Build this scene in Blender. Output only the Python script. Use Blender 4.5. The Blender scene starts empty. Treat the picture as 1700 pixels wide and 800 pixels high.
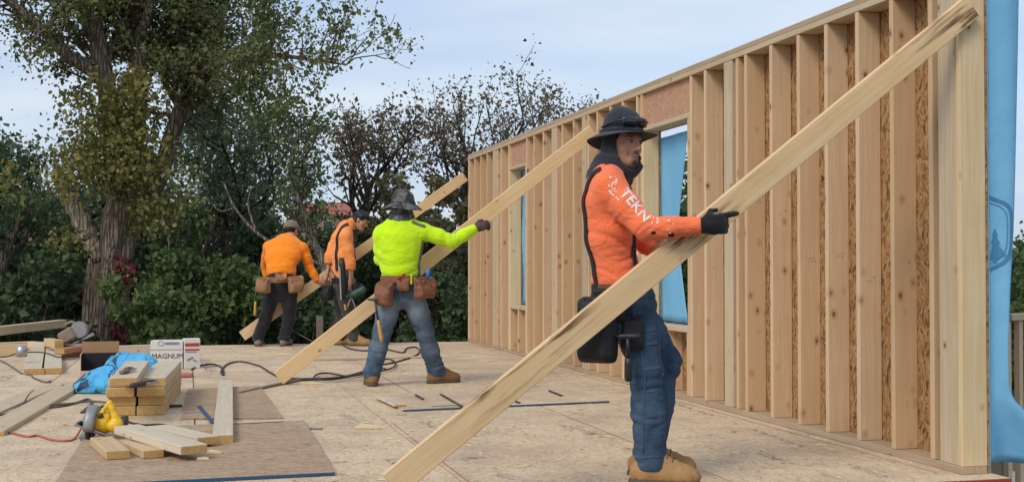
import bpy, bmesh, math
import numpy as np
from mathutils import Vector, Matrix
from mathutils.bvhtree import BVHTree

scn = bpy.context.scene
COL = scn.collection
rng = np.random.default_rng(7)
R = math.radians

# ------------------------------------------------------------------ camera
FPX = 2100.0                      # focal length in pixels of the 1700 px wide photograph
TH = math.atan(536 / FPX)         # heading, to the right of +Y (the wall runs along +Y)
PH = math.atan(43 / FPX)          # slight upward pitch
EYE = 1.02                        # camera height over the deck
cam_d = bpy.data.cameras.new("camera"); cam = bpy.data.objects.new("camera", cam_d); COL.objects.link(cam)
cam_d.sensor_width = 36.0; cam_d.lens = 36.0 * FPX / 1700.0
cam_d.clip_start = 0.05; cam_d.clip_end = 6000
cam.location = (0, 0, EYE); cam.rotation_euler = (math.pi / 2 + PH, 0, -TH)
scn.camera = cam

# ------------------------------------------------------------------ light: thin bright overcast
SUN_EL, SUN_AZ = 42.0, 232.0      # azimuth clockwise from +Y: behind the camera on the left
sd = Vector((math.sin(R(SUN_AZ)) * math.cos(R(SUN_EL)), math.cos(R(SUN_AZ)) * math.cos(R(SUN_EL)), math.sin(R(SUN_EL))))
world = bpy.data.worlds.new("World"); scn.world = world; world.use_nodes = True
wt = world.node_tree; wt.nodes.clear()
def wn(t, **kw):
    n = wt.nodes.new(t)
    for k, v in kw.items(): setattr(n, k, v)
    return n
sky = wn('ShaderNodeTexSky', sky_type='NISHITA', sun_disc=False, sun_elevation=R(SUN_EL), sun_rotation=R(SUN_AZ),
         air_density=1.0, dust_density=1.5, ozone_density=1.0)
tc = wn('ShaderNodeTexCoord'); mp = wn('ShaderNodeMapping'); mp.inputs['Scale'].default_value = (1.0, 1.0, 5.0)
wt.links.new(tc.outputs['Generated'], mp.inputs['Vector'])
nz = wn('ShaderNodeTexNoise'); nz.inputs['Scale'].default_value = 1.9; nz.inputs['Detail'].default_value = 5
nz.inputs['Roughness'].default_value = 0.45
wt.links.new(mp.outputs['Vector'], nz.inputs['Vector'])
rp = wn('ShaderNodeValToRGB'); rp.color_ramp.elements[0].position = 0.40; rp.color_ramp.elements[1].position = 0.62
rp.color_ramp.elements[0].color = (0.62, 0.62, 0.62, 1); rp.color_ramp.elements[1].color = (0.93, 0.93, 0.93, 1)
wt.links.new(nz.outputs['Fac'], rp.inputs['Fac'])
n2 = wn('ShaderNodeTexNoise'); n2.inputs['Scale'].default_value = 2.6; n2.inputs['Detail'].default_value = 4; wt.links.new(mp.outputs['Vector'], n2.inputs['Vector'])
r2 = wn('ShaderNodeValToRGB'); r2.color_ramp.elements[0].position = 0.38; r2.color_ramp.elements[1].position = 0.64
r2.color_ramp.elements[0].color = (0.30, 0.375, 0.50, 1); r2.color_ramp.elements[1].color = (0.445, 0.48, 0.525, 1)
wt.links.new(n2.outputs['Fac'], r2.inputs['Fac'])
sc10 = wn('ShaderNodeVectorMath', operation='SCALE'); sc10.inputs['Scale'].default_value = 10.0; wt.links.new(r2.outputs['Color'], sc10.inputs[0])
mx = wn('ShaderNodeMix', data_type='RGBA')     # cloud veil over the clear sky
wt.links.new(sc10.outputs['Vector'], mx.inputs[7])
wt.links.new(rp.outputs['Color'], mx.inputs[0]); wt.links.new(sky.outputs['Color'], mx.inputs[6])
bg = wn('ShaderNodeBackground'); bg.inputs['Strength'].default_value = 0.12
wo = wn('ShaderNodeOutputWorld')
wt.links.new(mx.outputs[2], bg.inputs['Color']); wt.links.new(bg.outputs['Background'], wo.inputs['Surface'])
sun_d = bpy.data.lights.new("sun", 'SUN'); sun_d.energy = 1.25; sun_d.angle = R(22); sun_d.color = (1.0, 0.92, 0.80)
sun = bpy.data.objects.new("sun", sun_d); COL.objects.link(sun); sun.rotation_euler = sd.to_track_quat('Z', 'Y').to_euler()
sun.location = (-6, -6, 12)
scn.view_settings.view_transform = 'Standard'; scn.view_settings.look = 'None'
scn.view_settings.exposure = 0.55; scn.view_settings.gamma = 1.0; scn.view_settings.use_curve_mapping = False
scn.render.engine = 'CYCLES'

# ------------------------------------------------------------------ survey: photograph rays to real places
cT, sT = math.cos(TH), math.sin(TH)
RV = np.array([cT, -sT, 0]); HV = np.array([sT, cT, 0]); ZV = np.array([0, 0, 1.0])
FV = HV * math.cos(PH) + ZV * math.sin(PH); UV = -HV * math.sin(PH) + ZV * math.cos(PH); OV = np.array([0, 0, EYE])
def ray(px, py): return FV + RV * (px - 850) / FPX + UV * (400 - py) / FPX
def W(px, py, zc):
    r = ray(px, py); return OV + r * zc / r.dot(HV)
def FL(px, py, z=0.0):
    r = ray(px, py); return OV + r * (z - EYE) / r[2]
def WX(px, py, X=3.69):
    r = ray(px, py); return OV + r * X / r[0]
def WY(px, py, Y):
    r = ray(px, py); return OV + r * Y / r[1]

# ------------------------------------------------------------------ object helpers
def tag(o, label=None, cat=None, group=None, kind=None):
    if label: o['label'] = label
    if cat: o['category'] = cat
    if group: o['group'] = group
    if kind: o['kind'] = kind
    return o
def empty(name, loc, label=None, cat=None, group=None):
    o = bpy.data.objects.new(name, None); COL.objects.link(o); o.location = Vector(loc); o.empty_display_size = 0.1
    return tag(o, label, cat, group)
def root_loc(o):
    v = Vector((0, 0, 0))
    while o is not None:
        v += o.location; o = o.parent
    return v
def mesh(name, verts, faces, smooth=False):
    me = bpy.data.meshes.new(name)
    verts = np.asarray(verts, dtype=np.float32)
    if isinstance(faces, np.ndarray):
        n, k = faces.shape
        me.vertices.add(len(verts)); me.vertices.foreach_set('co', verts.ravel())
        me.loops.add(n * k); me.loops.foreach_set('vertex_index', faces.astype(np.int32).ravel())
        me.polygons.add(n); me.polygons.foreach_set('loop_start', np.arange(0, n * k, k, dtype=np.int32))
        me.update(calc_edges=True)
    else:
        me.from_pydata([tuple(map(float, v)) for v in verts], [], faces); me.update()
    if smooth: me.polygons.foreach_set('use_smooth', np.ones(len(me.polygons), dtype=bool))
    return me
def link(name, me, mat=None, parent=None):
    """link mesh data given in the parent's own frame"""
    o = bpy.data.objects.new(name, me); COL.objects.link(o)
    if mat is not None and len(me.materials) == 0: me.materials.append(mat)
    if parent is not None: o.parent = parent
    return o
def wobj(name, verts, faces, mat, parent=None, smooth=False):
    """mesh in world coordinates; a top-level one gets its origin at its base centre"""
    v = np.asarray(verts, dtype=float)
    if parent is not None: off = np.array(root_loc(parent))
    else:
        off = (v.min(0) + v.max(0)) / 2; off[2] = v[:, 2].min()
    o = link(name, mesh(name, v - off, faces, smooth), mat, parent)
    if parent is None: o.location = Vector(off)
    return o
_box_cache = {}
def cbox(l, w, t, ch=0.003):
    """chamfered box mesh centred on the origin, long axis local X"""
    key = (round(l, 4), round(w, 4), round(t, 4), round(ch, 4))
    if key in _box_cache: return _box_cache[key]
    h = np.array([l, w, t]) / 2; ch = min(ch, h.min() * 0.45)
    V = []; idx = {}
    for sx in (-1, 1):
        for sy in (-1, 1):
            for sz in (-1, 1):
                for ax in range(3):
                    p = np.array([sx, sy, sz]) * (h - ch); p[ax] = (sx, sy, sz)[ax] * h[ax]
                    idx[(sx, sy, sz, ax)] = len(V); V.append(p)
    Fc = []
    for ax in range(3):
        a, b = [(1, 2), (2, 0), (0, 1)][ax]
        for s in (-1, 1):
            q = []
            for (u, v) in ((-1, -1), (1, -1), (1, 1), (-1, 1)):
                k = [0, 0, 0]; k[ax] = s; k[a] = u; k[b] = v; q.append(idx[(*k, ax)])
            Fc.append(q if s > 0 else q[::-1])
    for ax in range(3):
        a, b = [(1, 2), (2, 0), (0, 1)][ax]
        for u in (-1, 1):
            for v in (-1, 1):
                k0 = [0, 0, 0]; k0[ax] = -1; k0[a] = u; k0[b] = v
                k1 = list(k0); k1[ax] = 1
                q = [idx[(*k0, a)], idx[(*k1, a)], idx[(*k1, b)], idx[(*k0, b)]]
                Fc.append(q[::-1] if u * v > 0 else q)
    for sx in (-1, 1):
        for sy in (-1, 1):
            for sz in (-1, 1):
                q = [idx[(sx, sy, sz, i)] for i in range(3)]
                Fc.append(q if sx * sy * sz > 0 else q[::-1])
    me = mesh('board', V, Fc); _box_cache[key] = me
    return me
def unit(v):
    v = np.asarray(v, float); return v / (np.linalg.norm(v) + 1e-12)
def place(o, centre, x, y, parent=None):
    """orient local X along x, local Y as near y as it can be"""
    x = unit(x); z = unit(np.cross(x, y)); y = np.cross(z, x)
    M = Matrix(((x[0], y[0], z[0], centre[0]), (x[1], y[1], z[1], centre[1]), (x[2], y[2], z[2], centre[2]), (0, 0, 0, 1)))
    if parent is not None: M = Matrix.Translation(-root_loc(parent)) @ M
    o.matrix_local = M
    return o
def board(name, centre, x, y, l, w, t, mat, parent=None, ch=0.003):
    me = cbox(l, w, t, ch)
    key = (me.name, mat.name)
    if len(me.materials) and me.materials[0] != mat:
        if key not in _box_cache:
            m2 = me.copy(); m2.materials.clear(); m2.materials.append(mat); _box_cache[key] = m2
        me = _box_cache[key]
    o = link(name, me, mat, parent)
    return place(o, centre, x, y, parent)
class MB:
    """collects shapes for ONE mesh"""
    def __init__(s): s.v = []; s.f = []
    def add(s, v, f):
        b = len(s.v); s.v.extend([tuple(map(float, q)) for q in v]); s.f.extend([[i + b for i in q] for q in f]); return s
    def box(s, c, x, y, l, w, t, ch=0.002):
        me = cbox(l, w, t, ch); x = unit(x); z = unit(np.cross(x, y)); y = np.cross(z, x)
        vs = [np.asarray(c) + x * v.co[0] + y * v.co[1] + z * v.co[2] for v in me.vertices]
        return s.add(vs, [list(p.vertices) for p in me.polygons])
    def tube(s, pts, rad, n=8, cap=True):
        pts = [np.asarray(p, float) for p in pts]; m = len(pts)
        rad = [rad] * m if np.isscalar(rad) else list(rad)
        b = len(s.v); up = None; out = []
        for i in range(m):
            d = unit(pts[min(i + 1, m - 1)] - pts[max(i - 1, 0)])
            if up is None: up = unit(np.cross(d, [0.31, 0.77, 0.55]))
            up = unit(up - d * up.dot(d)); sd_ = np.cross(d, up)
            for k in range(n):
                a = 2 * math.pi * k / n; out.append(pts[i] + (up * math.cos(a) + sd_ * math.sin(a)) * rad[i])
        fs = []
        for i in range(m - 1):
            for k in range(n):
                k2 = (k + 1) % n; fs.append([i * n + k, i * n + k2, (i + 1) * n + k2, (i + 1) * n + k])
        if cap: fs.append(list(range(n))[::-1]); fs.append([(m - 1) * n + k for k in range(n)])
        s.v.extend([tuple(map(float, q)) for q in out]); s.f.extend([[i + b for i in q] for q in fs]); return s
    def lathe(s, prof, c, x, y, n=20):
        """prof: (radius, height) pairs about the axis cross(x, y)"""
        x = unit(x); z = unit(np.cross(x, y)); y = np.cross(z, x); m = len(prof); out = []
        for (r, h) in prof:
            for k in range(n):
                a = 2 * math.pi * k / n; out.append(np.asarray(c) + (x * math.cos(a) + y * math.sin(a)) * r + z * h)
        fs = []
        for i in range(m - 1):
            for k in range(n):
                k2 = (k + 1) % n; fs.append([i * n + k, i * n + k2, (i + 1) * n + k2, (i + 1) * n + k])
        fs.append(list(range(n))[::-1]); fs.append([(m - 1) * n + k for k in range(n)])
        return s.add(out, fs)
    def build(s, name, mat, parent=None, smooth=False): return wobj(name, s.v, s.f, mat, parent, smooth)
def catmull(pts, per=8):
    P = [np.asarray(p, float) for p in pts]; P = [2 * P[0] - P[1]] + P + [2 * P[-1] - P[-2]]; out = []
    for i in range(1, len(P) - 2):
        for k in range(per):
            t = k / per; a, b, c, d = P[i - 1:i + 3]
            out.append(0.5 * (2 * b + (c - a) * t + (2 * a - 5 * b + 4 * c - d) * t * t + (3 * b - a - 3 * c + d) * t ** 3))
    out.append(P[-2]); return out

# ------------------------------------------------------------------ materials
class G:
    def __init__(s, name):
        s.m = bpy.data.materials.new(name); s.m.use_nodes = True; s.t = s.m.node_tree; s.t.nodes.clear()
        s.out = s.t.nodes.new('ShaderNodeOutputMaterial')
    def put(s, n, k, v):
        i = n.inputs[k]
        if isinstance(v, bpy.types.NodeSocket): s.t.links.new(v, i)
        elif isinstance(v, tuple) and len(v) == 3 and i.type == 'RGBA': i.default_value = (*v, 1)
        else: i.default_value = v
    def n(s, typ, inp=None, **attrs):
        n = s.t.nodes.new(typ)
        for k, v in attrs.items(): setattr(n, k, v)
        for k, v in (inp or {}).items(): s.put(n, k, v)
        return n
    def math(s, op, a, b=0.0, clamp=False):
        return s.n('ShaderNodeMath', {0: a, 1: b}, operation=op, use_clamp=clamp).outputs[0]
    def vmath(s, op, a, b=(0, 0, 0)):
        return s.n('ShaderNodeVectorMath', {0: a, 1: b}, operation=op).outputs[0]
    def mix(s, fac, a, b, blend='MIX'):
        return s.n('ShaderNodeMix', {0: fac, 6: a, 7: b}, data_type='RGBA', blend_type=blend).outputs[2]
    def ramp(s, fac, stops, interp='LINEAR'):
        n = s.n('ShaderNodeValToRGB', {0: fac}); cr = n.color_ramp; cr.interpolation = interp
        while len(cr.elements) < len(stops): cr.elements.new(0.5)
        for e, (p, c) in zip(cr.elements, stops):
            e.position = p; e.color = (*c, 1) if len(c) == 3 else c
        return n.outputs[0]
    def fac(s, fac, lo, hi, a=0.0, b=1.0):
        return s.n('ShaderNodeMapRange', {0: fac, 1: lo, 2: hi, 3: a, 4: b}, clamp=True).outputs[0]
    def noise(s, vec, scale, detail=3, rough=0.5, dist=0.0, out=0):
        return s.n('ShaderNodeTexNoise', {'Vector': vec, 'Scale': scale, 'Detail': detail, 'Roughness': rough, 'Distortion': dist}).outputs[out]
    def obj(s, rand=True):
        v = s.n('ShaderNodeTexCoord').outputs['Object']
        if rand:
            r = s.n('ShaderNodeObjectInfo').outputs['Random']
            off = s.n('ShaderNodeCombineXYZ', {0: s.math('MULTIPLY', r, 31.0), 1: s.math('MULTIPLY', r, 57.0), 2: s.math('MULTIPLY', r, 83.0)}).outputs[0]
            v = s.vmath('ADD', v, off)
        return v
    def scale(s, v, sc): return s.vmath('MULTIPLY', v, sc)
    def bsdf(s, color, rough=0.7, bump=None, bstr=0.3, bdist=0.01, **kw):
        inp = {'Base Color': color, 'Roughness': rough}; inp.update(kw)
        b = s.n('ShaderNodeBsdfPrincipled', inp)
        if bump is not None:
            bn = s.n('ShaderNodeBump', {'Height': bump, 'Strength': bstr, 'Distance': bdist}); s.t.links.new(bn.outputs[0], b.inputs['Normal'])
        s.t.links.new(b.outputs[0], s.out.inputs['Surface']); return s.m

def wood(name, c0, c1, knot=(0.16, 0.075, 0.03), vary=0.25, knots=0.085, grey=0.0, pitch=0.0):
    g = G(name); v = g.obj(); rnd = g.n('ShaderNodeObjectInfo').outputs['Random']
    warp = g.noise(g.scale(v, (1.2, 5, 5)), 2.0, 2, out=1)
    vw = g.vmath('ADD', v, g.scale(warp, (0.0, 0.035, 0.035)))
    ring = g.noise(g.scale(vw, (0.55, 24, 24)), 2.2, 3, 0.55)
    fine = g.noise(g.scale(v, (3, 160, 160)), 2.0, 2)
    blot = g.noise(v, 3.5, 3)
    f = g.math('ADD', g.math('MULTIPLY', g.fac(ring, 0.36, 0.64), 0.65), g.math('MULTIPLY', g.fac(fine, 0.3, 0.7), 0.35))
    col = g.mix(f, c1, c0)
    # each piece its own tone
    r2 = g.n('ShaderNodeTexWhiteNoise', {'W': g.math('MULTIPLY', rnd, 91.7)}, noise_dimensions='1D').outputs['Value']
    col = g.mix(g.math('MULTIPLY', g.fac(r2, 0.0, 1.0), vary), col, tuple(x * y for x, y in zip(c1, (0.86, 0.74, 0.6))))
    col = g.mix(g.math('MULTIPLY', g.fac(blot, 0.35, 0.75), 0.22), col, (c1[0] * 0.75, c1[1] * 0.66, c1[2] * 0.55))
    if grey: col = g.mix(grey, col, (0.52, 0.48, 0.43))
    vor = g.n('ShaderNodeTexVoronoi', {'Vector': g.scale(g.vmath('ADD', v, g.scale(warp, (0.02, 0.02, 0.02))), (5.2, 8, 8)), 'Scale': 1.0}, feature='F1')
    kd = vor.outputs['Distance']
    col = g.mix(g.fac(kd, knots * 2.3, knots * 0.9, 0, 0.5), col, (knot[0] * 2.0, knot[1] * 2.0, knot[2] * 1.8))
    col = g.mix(g.fac(kd, knots, knots * 0.55, 0, 0.9), col, knot)
    if pitch:   # torn, resin-brown streaks along a rough face
        st = g.noise(g.scale(vw, (1.3, 16, 16)), 1.6, 4, 0.6)
        ar = g.noise(g.scale(v, (0.9, 3, 3)), 1.3, 2)
        m = g.math('MULTIPLY', g.fac(st, 0.53, 0.62), g.fac(ar, 0.44, 0.58))
        col = g.mix(g.math('MULTIPLY', m, pitch), col, (0.13, 0.055, 0.02))
    return g.bsdf(col, 0.72, g.math('ADD', f, g.math('MULTIPLY', fine, 0.5)), 0.25, 0.002, **{'Specular IOR Level': 0.25})

def osb(name, tones, contrast=1.0, dirt=0.0, chalk=False, grey=0.0, fl=1.0, ax=1.0):
    g = G(name); v = g.obj(); n2 = g.noise(v, 5.0, 3, out=1)
    vd = g.vmath('ADD', v, g.scale(n2, (0.06, 0.06, 0.06)))
    a = g.n('ShaderNodeTexVoronoi', {'Vector': g.scale(vd, (11 * fl, 52 * fl, 52 * fl)), 'Scale': 1.0}).outputs['Color']
    rot = g.n('ShaderNodeVectorRotate', {'Vector': vd, 'Angle': 0.6}, rotation_type='Z_AXIS').outputs[0]
    b = g.n('ShaderNodeTexVoronoi', {'Vector': g.scale(rot, (14 * fl, 60 * fl, 60 * fl)), 'Scale': 1.0}).outputs['Color']
    rot2 = g.n('ShaderNodeVectorRotate', {'Vector': vd, 'Angle': -0.8}, rotation_type='Z_AXIS').outputs[0]
    c = g.n('ShaderNodeTexVoronoi', {'Vector': g.scale(rot2, (20 * fl, 80 * fl, 80 * fl)), 'Scale': 1.0}).outputs['Color']
    sel = g.noise(v, 22.0, 2)
    ax_ = g.n('ShaderNodeSeparateColor', {0: a}).outputs[0]; bx_ = g.n('ShaderNodeSeparateColor', {0: b}).outputs[1]; cx_ = g.n('ShaderNodeSeparateColor', {0: c}).outputs[2]
    m1 = g.n('ShaderNodeMix', {0: g.fac(sel, 0.48, 0.54), 2: ax_, 3: bx_}, data_type='FLOAT').outputs[0]
    sel2 = g.noise(v, 15.0, 2, out=0, dist=1.0)
    m2 = g.n('ShaderNodeMix', {0: g.fac(sel2, 0.54, 0.6), 2: m1, 3: cx_}, data_type='FLOAT').outputs[0]
    big = g.noise(v, 1.1, 4, 0.6)
    t = g.math('ADD', g.math('MULTIPLY', g.math('SUBTRACT', m2, 0.5), contrast), 0.5)
    col = g.ramp(t, [(i / (len(tones) - 1), c_) for i, c_ in enumerate(tones)])
    grain = g.noise(g.scale(vd, (20, 240, 240)), 1.0, 2)
    col = g.mix(g.math('MULTIPLY', g.fac(grain, 0.45, 0.75), 0.3), col, tuple(x * 0.55 for x in tones[0]))
    if grey: col = g.mix(g.math('MULTIPLY', g.fac(big, 0.3, 0.7), grey), col, (0.55, 0.50, 0.44))
    if dirt:
        d1 = g.noise(v, 2.3, 6, 0.68); d2 = g.noise(v, 38, 3, 0.6)
        col = g.mix(g.math('MULTIPLY', g.fac(d1, 0.46, 0.72), dirt), col, (0.19, 0.14, 0.105))
        col = g.mix(g.math('MULTIPLY', g.fac(d2, 0.62, 0.72), dirt * 1.2), col, (0.10, 0.07, 0.05))
        tint = g.noise(v, 0.7, 3)
        col = g.mix(g.math('MULTIPLY', g.fac(tint, 0.5, 0.68), dirt * 0.6), col, (0.36, 0.21, 0.16))
        dust = g.noise(v, 1.7, 5, 0.7, 0.5)
        col = g.mix(g.math('MULTIPLY', g.fac(dust, 0.55, 0.75), 0.45), col, (0.62, 0.53, 0.41))
    return g.bsdf(col, 0.82, t, 0.3, 0.002, **{'Specular IOR Level': 0.2})

def plain(name, color, rough=0.6, metallic=0.0, spec=0.4, nscale=30.0, var=0.2, bump=0.15, coat=0.0):
    g = G(name); v = g.obj(); n = g.noise(v, nscale, 4, 0.6); n2 = g.noise(v, nscale * 0.15, 3)
    f = g.math('ADD', g.math('MULTIPLY', n, 0.5), g.math('MULTIPLY', n2, 0.5))
    col = g.mix(g.fac(f, 0.3, 0.7), tuple(c * (1 - var) for c in color), tuple(min(c * (1 + var), 1) for c in color))
    return g.bsdf(col, rough, n, bump, 0.002, **{'Metallic': metallic, 'Specular IOR Level': spec, 'Coat Weight': coat})

def cloth(name, color, var=0.12, weave=420.0, bump=0.12, rough=0.9, sheen=0.15):
    g = G(name); v = g.obj(False); n = g.noise(v, weave, 2); n2 = g.noise(v, 9.0, 4, 0.6)
    col = g.mix(g.fac(n2, 0.3, 0.7), tuple(c * (1 - var) for c in color), tuple(min(1, c * (1 + var)) for c in color))
    fold = g.noise(g.scale(v, (1, 1, 1.7)), 7.5, 2, 0.45, 1.0); rid = g.math('ABSOLUTE', g.math('SUBTRACT', fold, 0.5)); f2 = g.noise(g.scale(v, (1, 1, 1.5)), 30.0, 2, 0.5, 0.8)
    h = g.math('ADD', g.math('ADD', g.math('MULTIPLY', g.fac(rid, 0.0, 0.16), 1.0), g.math('MULTIPLY', f2, 0.22)), g.math('MULTIPLY', n, 0.04))
    return g.bsdf(col, rough, h, min(bump * 3, 1), 0.009, **{'Specular IOR Level': 0.15, 'Sheen Weight': sheen, 'Sheen Roughness': 0.6})

def denim(name, dark, light):
    g = G(name); v = g.obj(False); at = g.n('ShaderNodeAttribute', attribute_name='wear').outputs['Fac']
    n = g.noise(v, 12.0, 5, 0.65); w = g.noise(g.scale(v, (1, 1, 0.35)), 300.0, 2)
    f = g.math('ADD', at, g.math('MULTIPLY', g.math('SUBTRACT', n, 0.5), 1.1))
    col = g.mix(g.fac(f, 0.0, 1.0), dark, light)
    col = g.mix(g.math('MULTIPLY', w, 0.35), col, tuple(x * 0.55 for x in dark))
    fold = g.noise(g.scale(v, (1, 1, 2.2)), 20.0, 3, 0.5, 0.8)
    return g.bsdf(col, 0.9, g.math('ADD', fold, g.math('MULTIPLY', w, 0.1)), 0.5, 0.008, **{'Specular IOR Level': 0.15})

def leafmat(name, cols, trans=0.35):
    g = G(name); r = g.n('ShaderNodeNewGeometry').outputs['Random Per Island']
    v = g.n('ShaderNodeTexCoord').outputs['Object']; n = g.noise(v, 0.55, 3)
    f = g.math('ADD', g.math('MULTIPLY', r, 0.62), g.math('MULTIPLY', g.fac(n, 0.3, 0.7), 0.38))
    col = g.ramp(f, [(i / (len(cols) - 1), tuple(min(x * 2.0, 0.6) for x in c)) for i, c in enumerate(cols)])
    d = g.n('ShaderNodeBsdfPrincipled', {'Base Color': col, 'Roughness': 0.55, 'Specular IOR Level': 0.3})
    t = g.n('ShaderNodeBsdfTranslucent', {'Color': col})
    m = g.n('ShaderNodeMixShader', {0: trans, 1: d.outputs[0], 2: t.outputs[0]})
    g.t.links.new(m.outputs[0], g.out.inputs['Surface']); return g.m

def bark(name, c0, c1, stretch=0.12, sc=9.0):
    g = G(name); v = g.obj(); vs = g.scale(v, (1, 1, stretch))
    n = g.noise(vs, sc, 5, 0.6, 0.6); vo = g.n('ShaderNodeTexVoronoi', {'Vector': g.vmath('ADD', vs, g.scale(g.noise(vs, 5, 2, out=1), (0.1, 0.1, 0.1))), 'Scale': sc * 1.3}, feature='DISTANCE_TO_EDGE').outputs['Distance']
    f = g.math('ADD', g.math('MULTIPLY', g.fac(vo, 0.0, 0.25), 0.6), g.math('MULTIPLY', n, 0.4))
    col = g.mix(g.fac(f, 0.15, 0.8), c0, c1); big = g.noise(v, 1.3, 3)
    col = g.mix(g.math('MULTIPLY', g.fac(big, 0.4, 0.7), 0.35), col, tuple(x * 0.6 for x in c0))
    return g.bsdf(col, 0.9, f, 0.9, 0.05, **{'Specular IOR Level': 0.15})

M = {}
M['stud'] = wood('stud_spruce', (0.73, 0.565, 0.385), (0.62, 0.445, 0.28), vary=0.6, knots=0.1)
M['stud_pale'] = wood('stud_pale_spruce', (0.60, 0.50, 0.36), (0.50, 0.385, 0.25), vary=0.2, knots=0.075)
M['post'] = wood('end_post_pine', (0.76, 0.61, 0.39), (0.66, 0.48, 0.26), vary=0.05, knots=0.07)
M['plate'] = wood('plate_spruce', (0.52, 0.41, 0.29), (0.40, 0.29, 0.185), vary=0.3, knots=0.06)
M['brace'] = wood('brace_pine', (0.82, 0.605, 0.36), (0.71, 0.475, 0.235), vary=0.12, knots=0.06)
M['brace_rough'] = wood('brace_pine_waney', (0.82, 0.61, 0.365), (0.70, 0.465, 0.23), vary=0.05, knots=0.06, pitch=0.9)
M['cut'] = wood('cut_pine', (0.66, 0.53, 0.34), (0.54, 0.39, 0.21), vary=0.3, knots=0.06)
M['cut_pale'] = wood('planed_pale_pine', (0.66, 0.57, 0.44), (0.55, 0.46, 0.335), vary=0.15, knots=0.05)
M['endgrain'] = wood('end_grain_pine', (0.62, 0.42, 0.18), (0.46, 0.28, 0.10), vary=0.3, knots=0.03)
M['redwood'] = wood('reddish_board', (0.50, 0.27, 0.17), (0.38, 0.18, 0.11), vary=0.2, knots=0.05)
M['oldwood'] = wood('weathered_wood', (0.30, 0.25, 0.20), (0.20, 0.16, 0.12), vary=0.2, knots=0.05)
M['floor_osb'] = osb('floor_osb', [(0.32, 0.205, 0.115), (0.62, 0.465, 0.30), (0.68, 0.525, 0.345), (0.72, 0.565, 0.38), (0.76, 0.61, 0.42)], 0.75, dirt=0.44, grey=0.08)
M['dark_osb'] = osb('dark_osb', [(0.19, 0.115, 0.065), (0.38, 0.26, 0.165), (0.43, 0.305, 0.20), (0.48, 0.345, 0.23), (0.54, 0.405, 0.275)], 0.8, dirt=0.15)
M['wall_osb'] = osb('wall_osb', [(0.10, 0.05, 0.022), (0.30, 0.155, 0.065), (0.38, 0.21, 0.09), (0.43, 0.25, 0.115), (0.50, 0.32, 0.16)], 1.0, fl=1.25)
M['lvl'] = osb('header_lsl', [(0.34, 0.17, 0.10), (0.46, 0.26, 0.165), (0.50, 0.29, 0.185), (0.53, 0.32, 0.21), (0.56, 0.36, 0.24)], 0.7, fl=0.7)
M['blue_edge'] = plain('panel_edge_paint_blue', (0.025, 0.08, 0.16), 0.6)
M['red_edge'] = plain('panel_edge_paint_red', (0.30, 0.05, 0.03), 0.6)
M['rim'] = osb('rim_board', [(0.20, 0.11, 0.05), (0.36, 0.23, 0.12), (0.42, 0.28, 0.15), (0.5, 0.36, 0.2)], 0.9)
# ================================================================== SETTING
def ground_mat():
    g = G('ground_soil'); v = g.obj(False); n = g.noise(v, 0.8, 6, 0.65); n2 = g.noise(v, 14, 4, 0.6)
    col = g.mix(g.fac(n, 0.35, 0.65), (0.10, 0.085, 0.06), (0.055, 0.07, 0.028)); col = g.mix(g.math('MULTIPLY', n2, 0.5), col, (0.16, 0.14, 0.11))
    return g.bsdf(col, 0.95, n2, 0.5, 0.03)
GZ = -1.5
def ground_sheet():
    ax = np.concatenate([-np.geomspace(2500, 40, 12), np.linspace(-32, 32, 17), np.geomspace(40, 2500, 12)]); n = len(ax)
    X, Y = np.meshgrid(ax, ax, indexing='ij'); Zz = GZ + 0.12 * np.sin(X * 0.31 + 1) * np.cos(Y * 0.23) * np.exp(-((X / 80) ** 2 + (Y / 80) ** 2))
    V = np.stack([X.ravel(), Y.ravel(), Zz.ravel()], 1); I = np.arange(n * n).reshape(n, n)
    F = np.stack([I[:-1, :-1], I[1:, :-1], I[1:, 1:], I[:-1, 1:]], -1).reshape(-1, 4)
    o = link('ground', mesh('ground', V, F, True), ground_mat()); tag(o, 'dark soil and grass ground around the raised deck', None, kind='structure'); o['kind'] = 'structure'
ground_sheet()
# paved strip beside the deck, lower right
cp = MB().box((6.6, 9.0, GZ + 0.10), (1, 0, 0), (0, 1, 0), 5.2, 9.0, 0.16, 0.02).build('concrete_path', plain('concrete_grey', (0.30, 0.30, 0.29), 0.9, nscale=18))
tag(cp, 'grey concrete pad below the right side of the deck', kind='structure')

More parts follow.
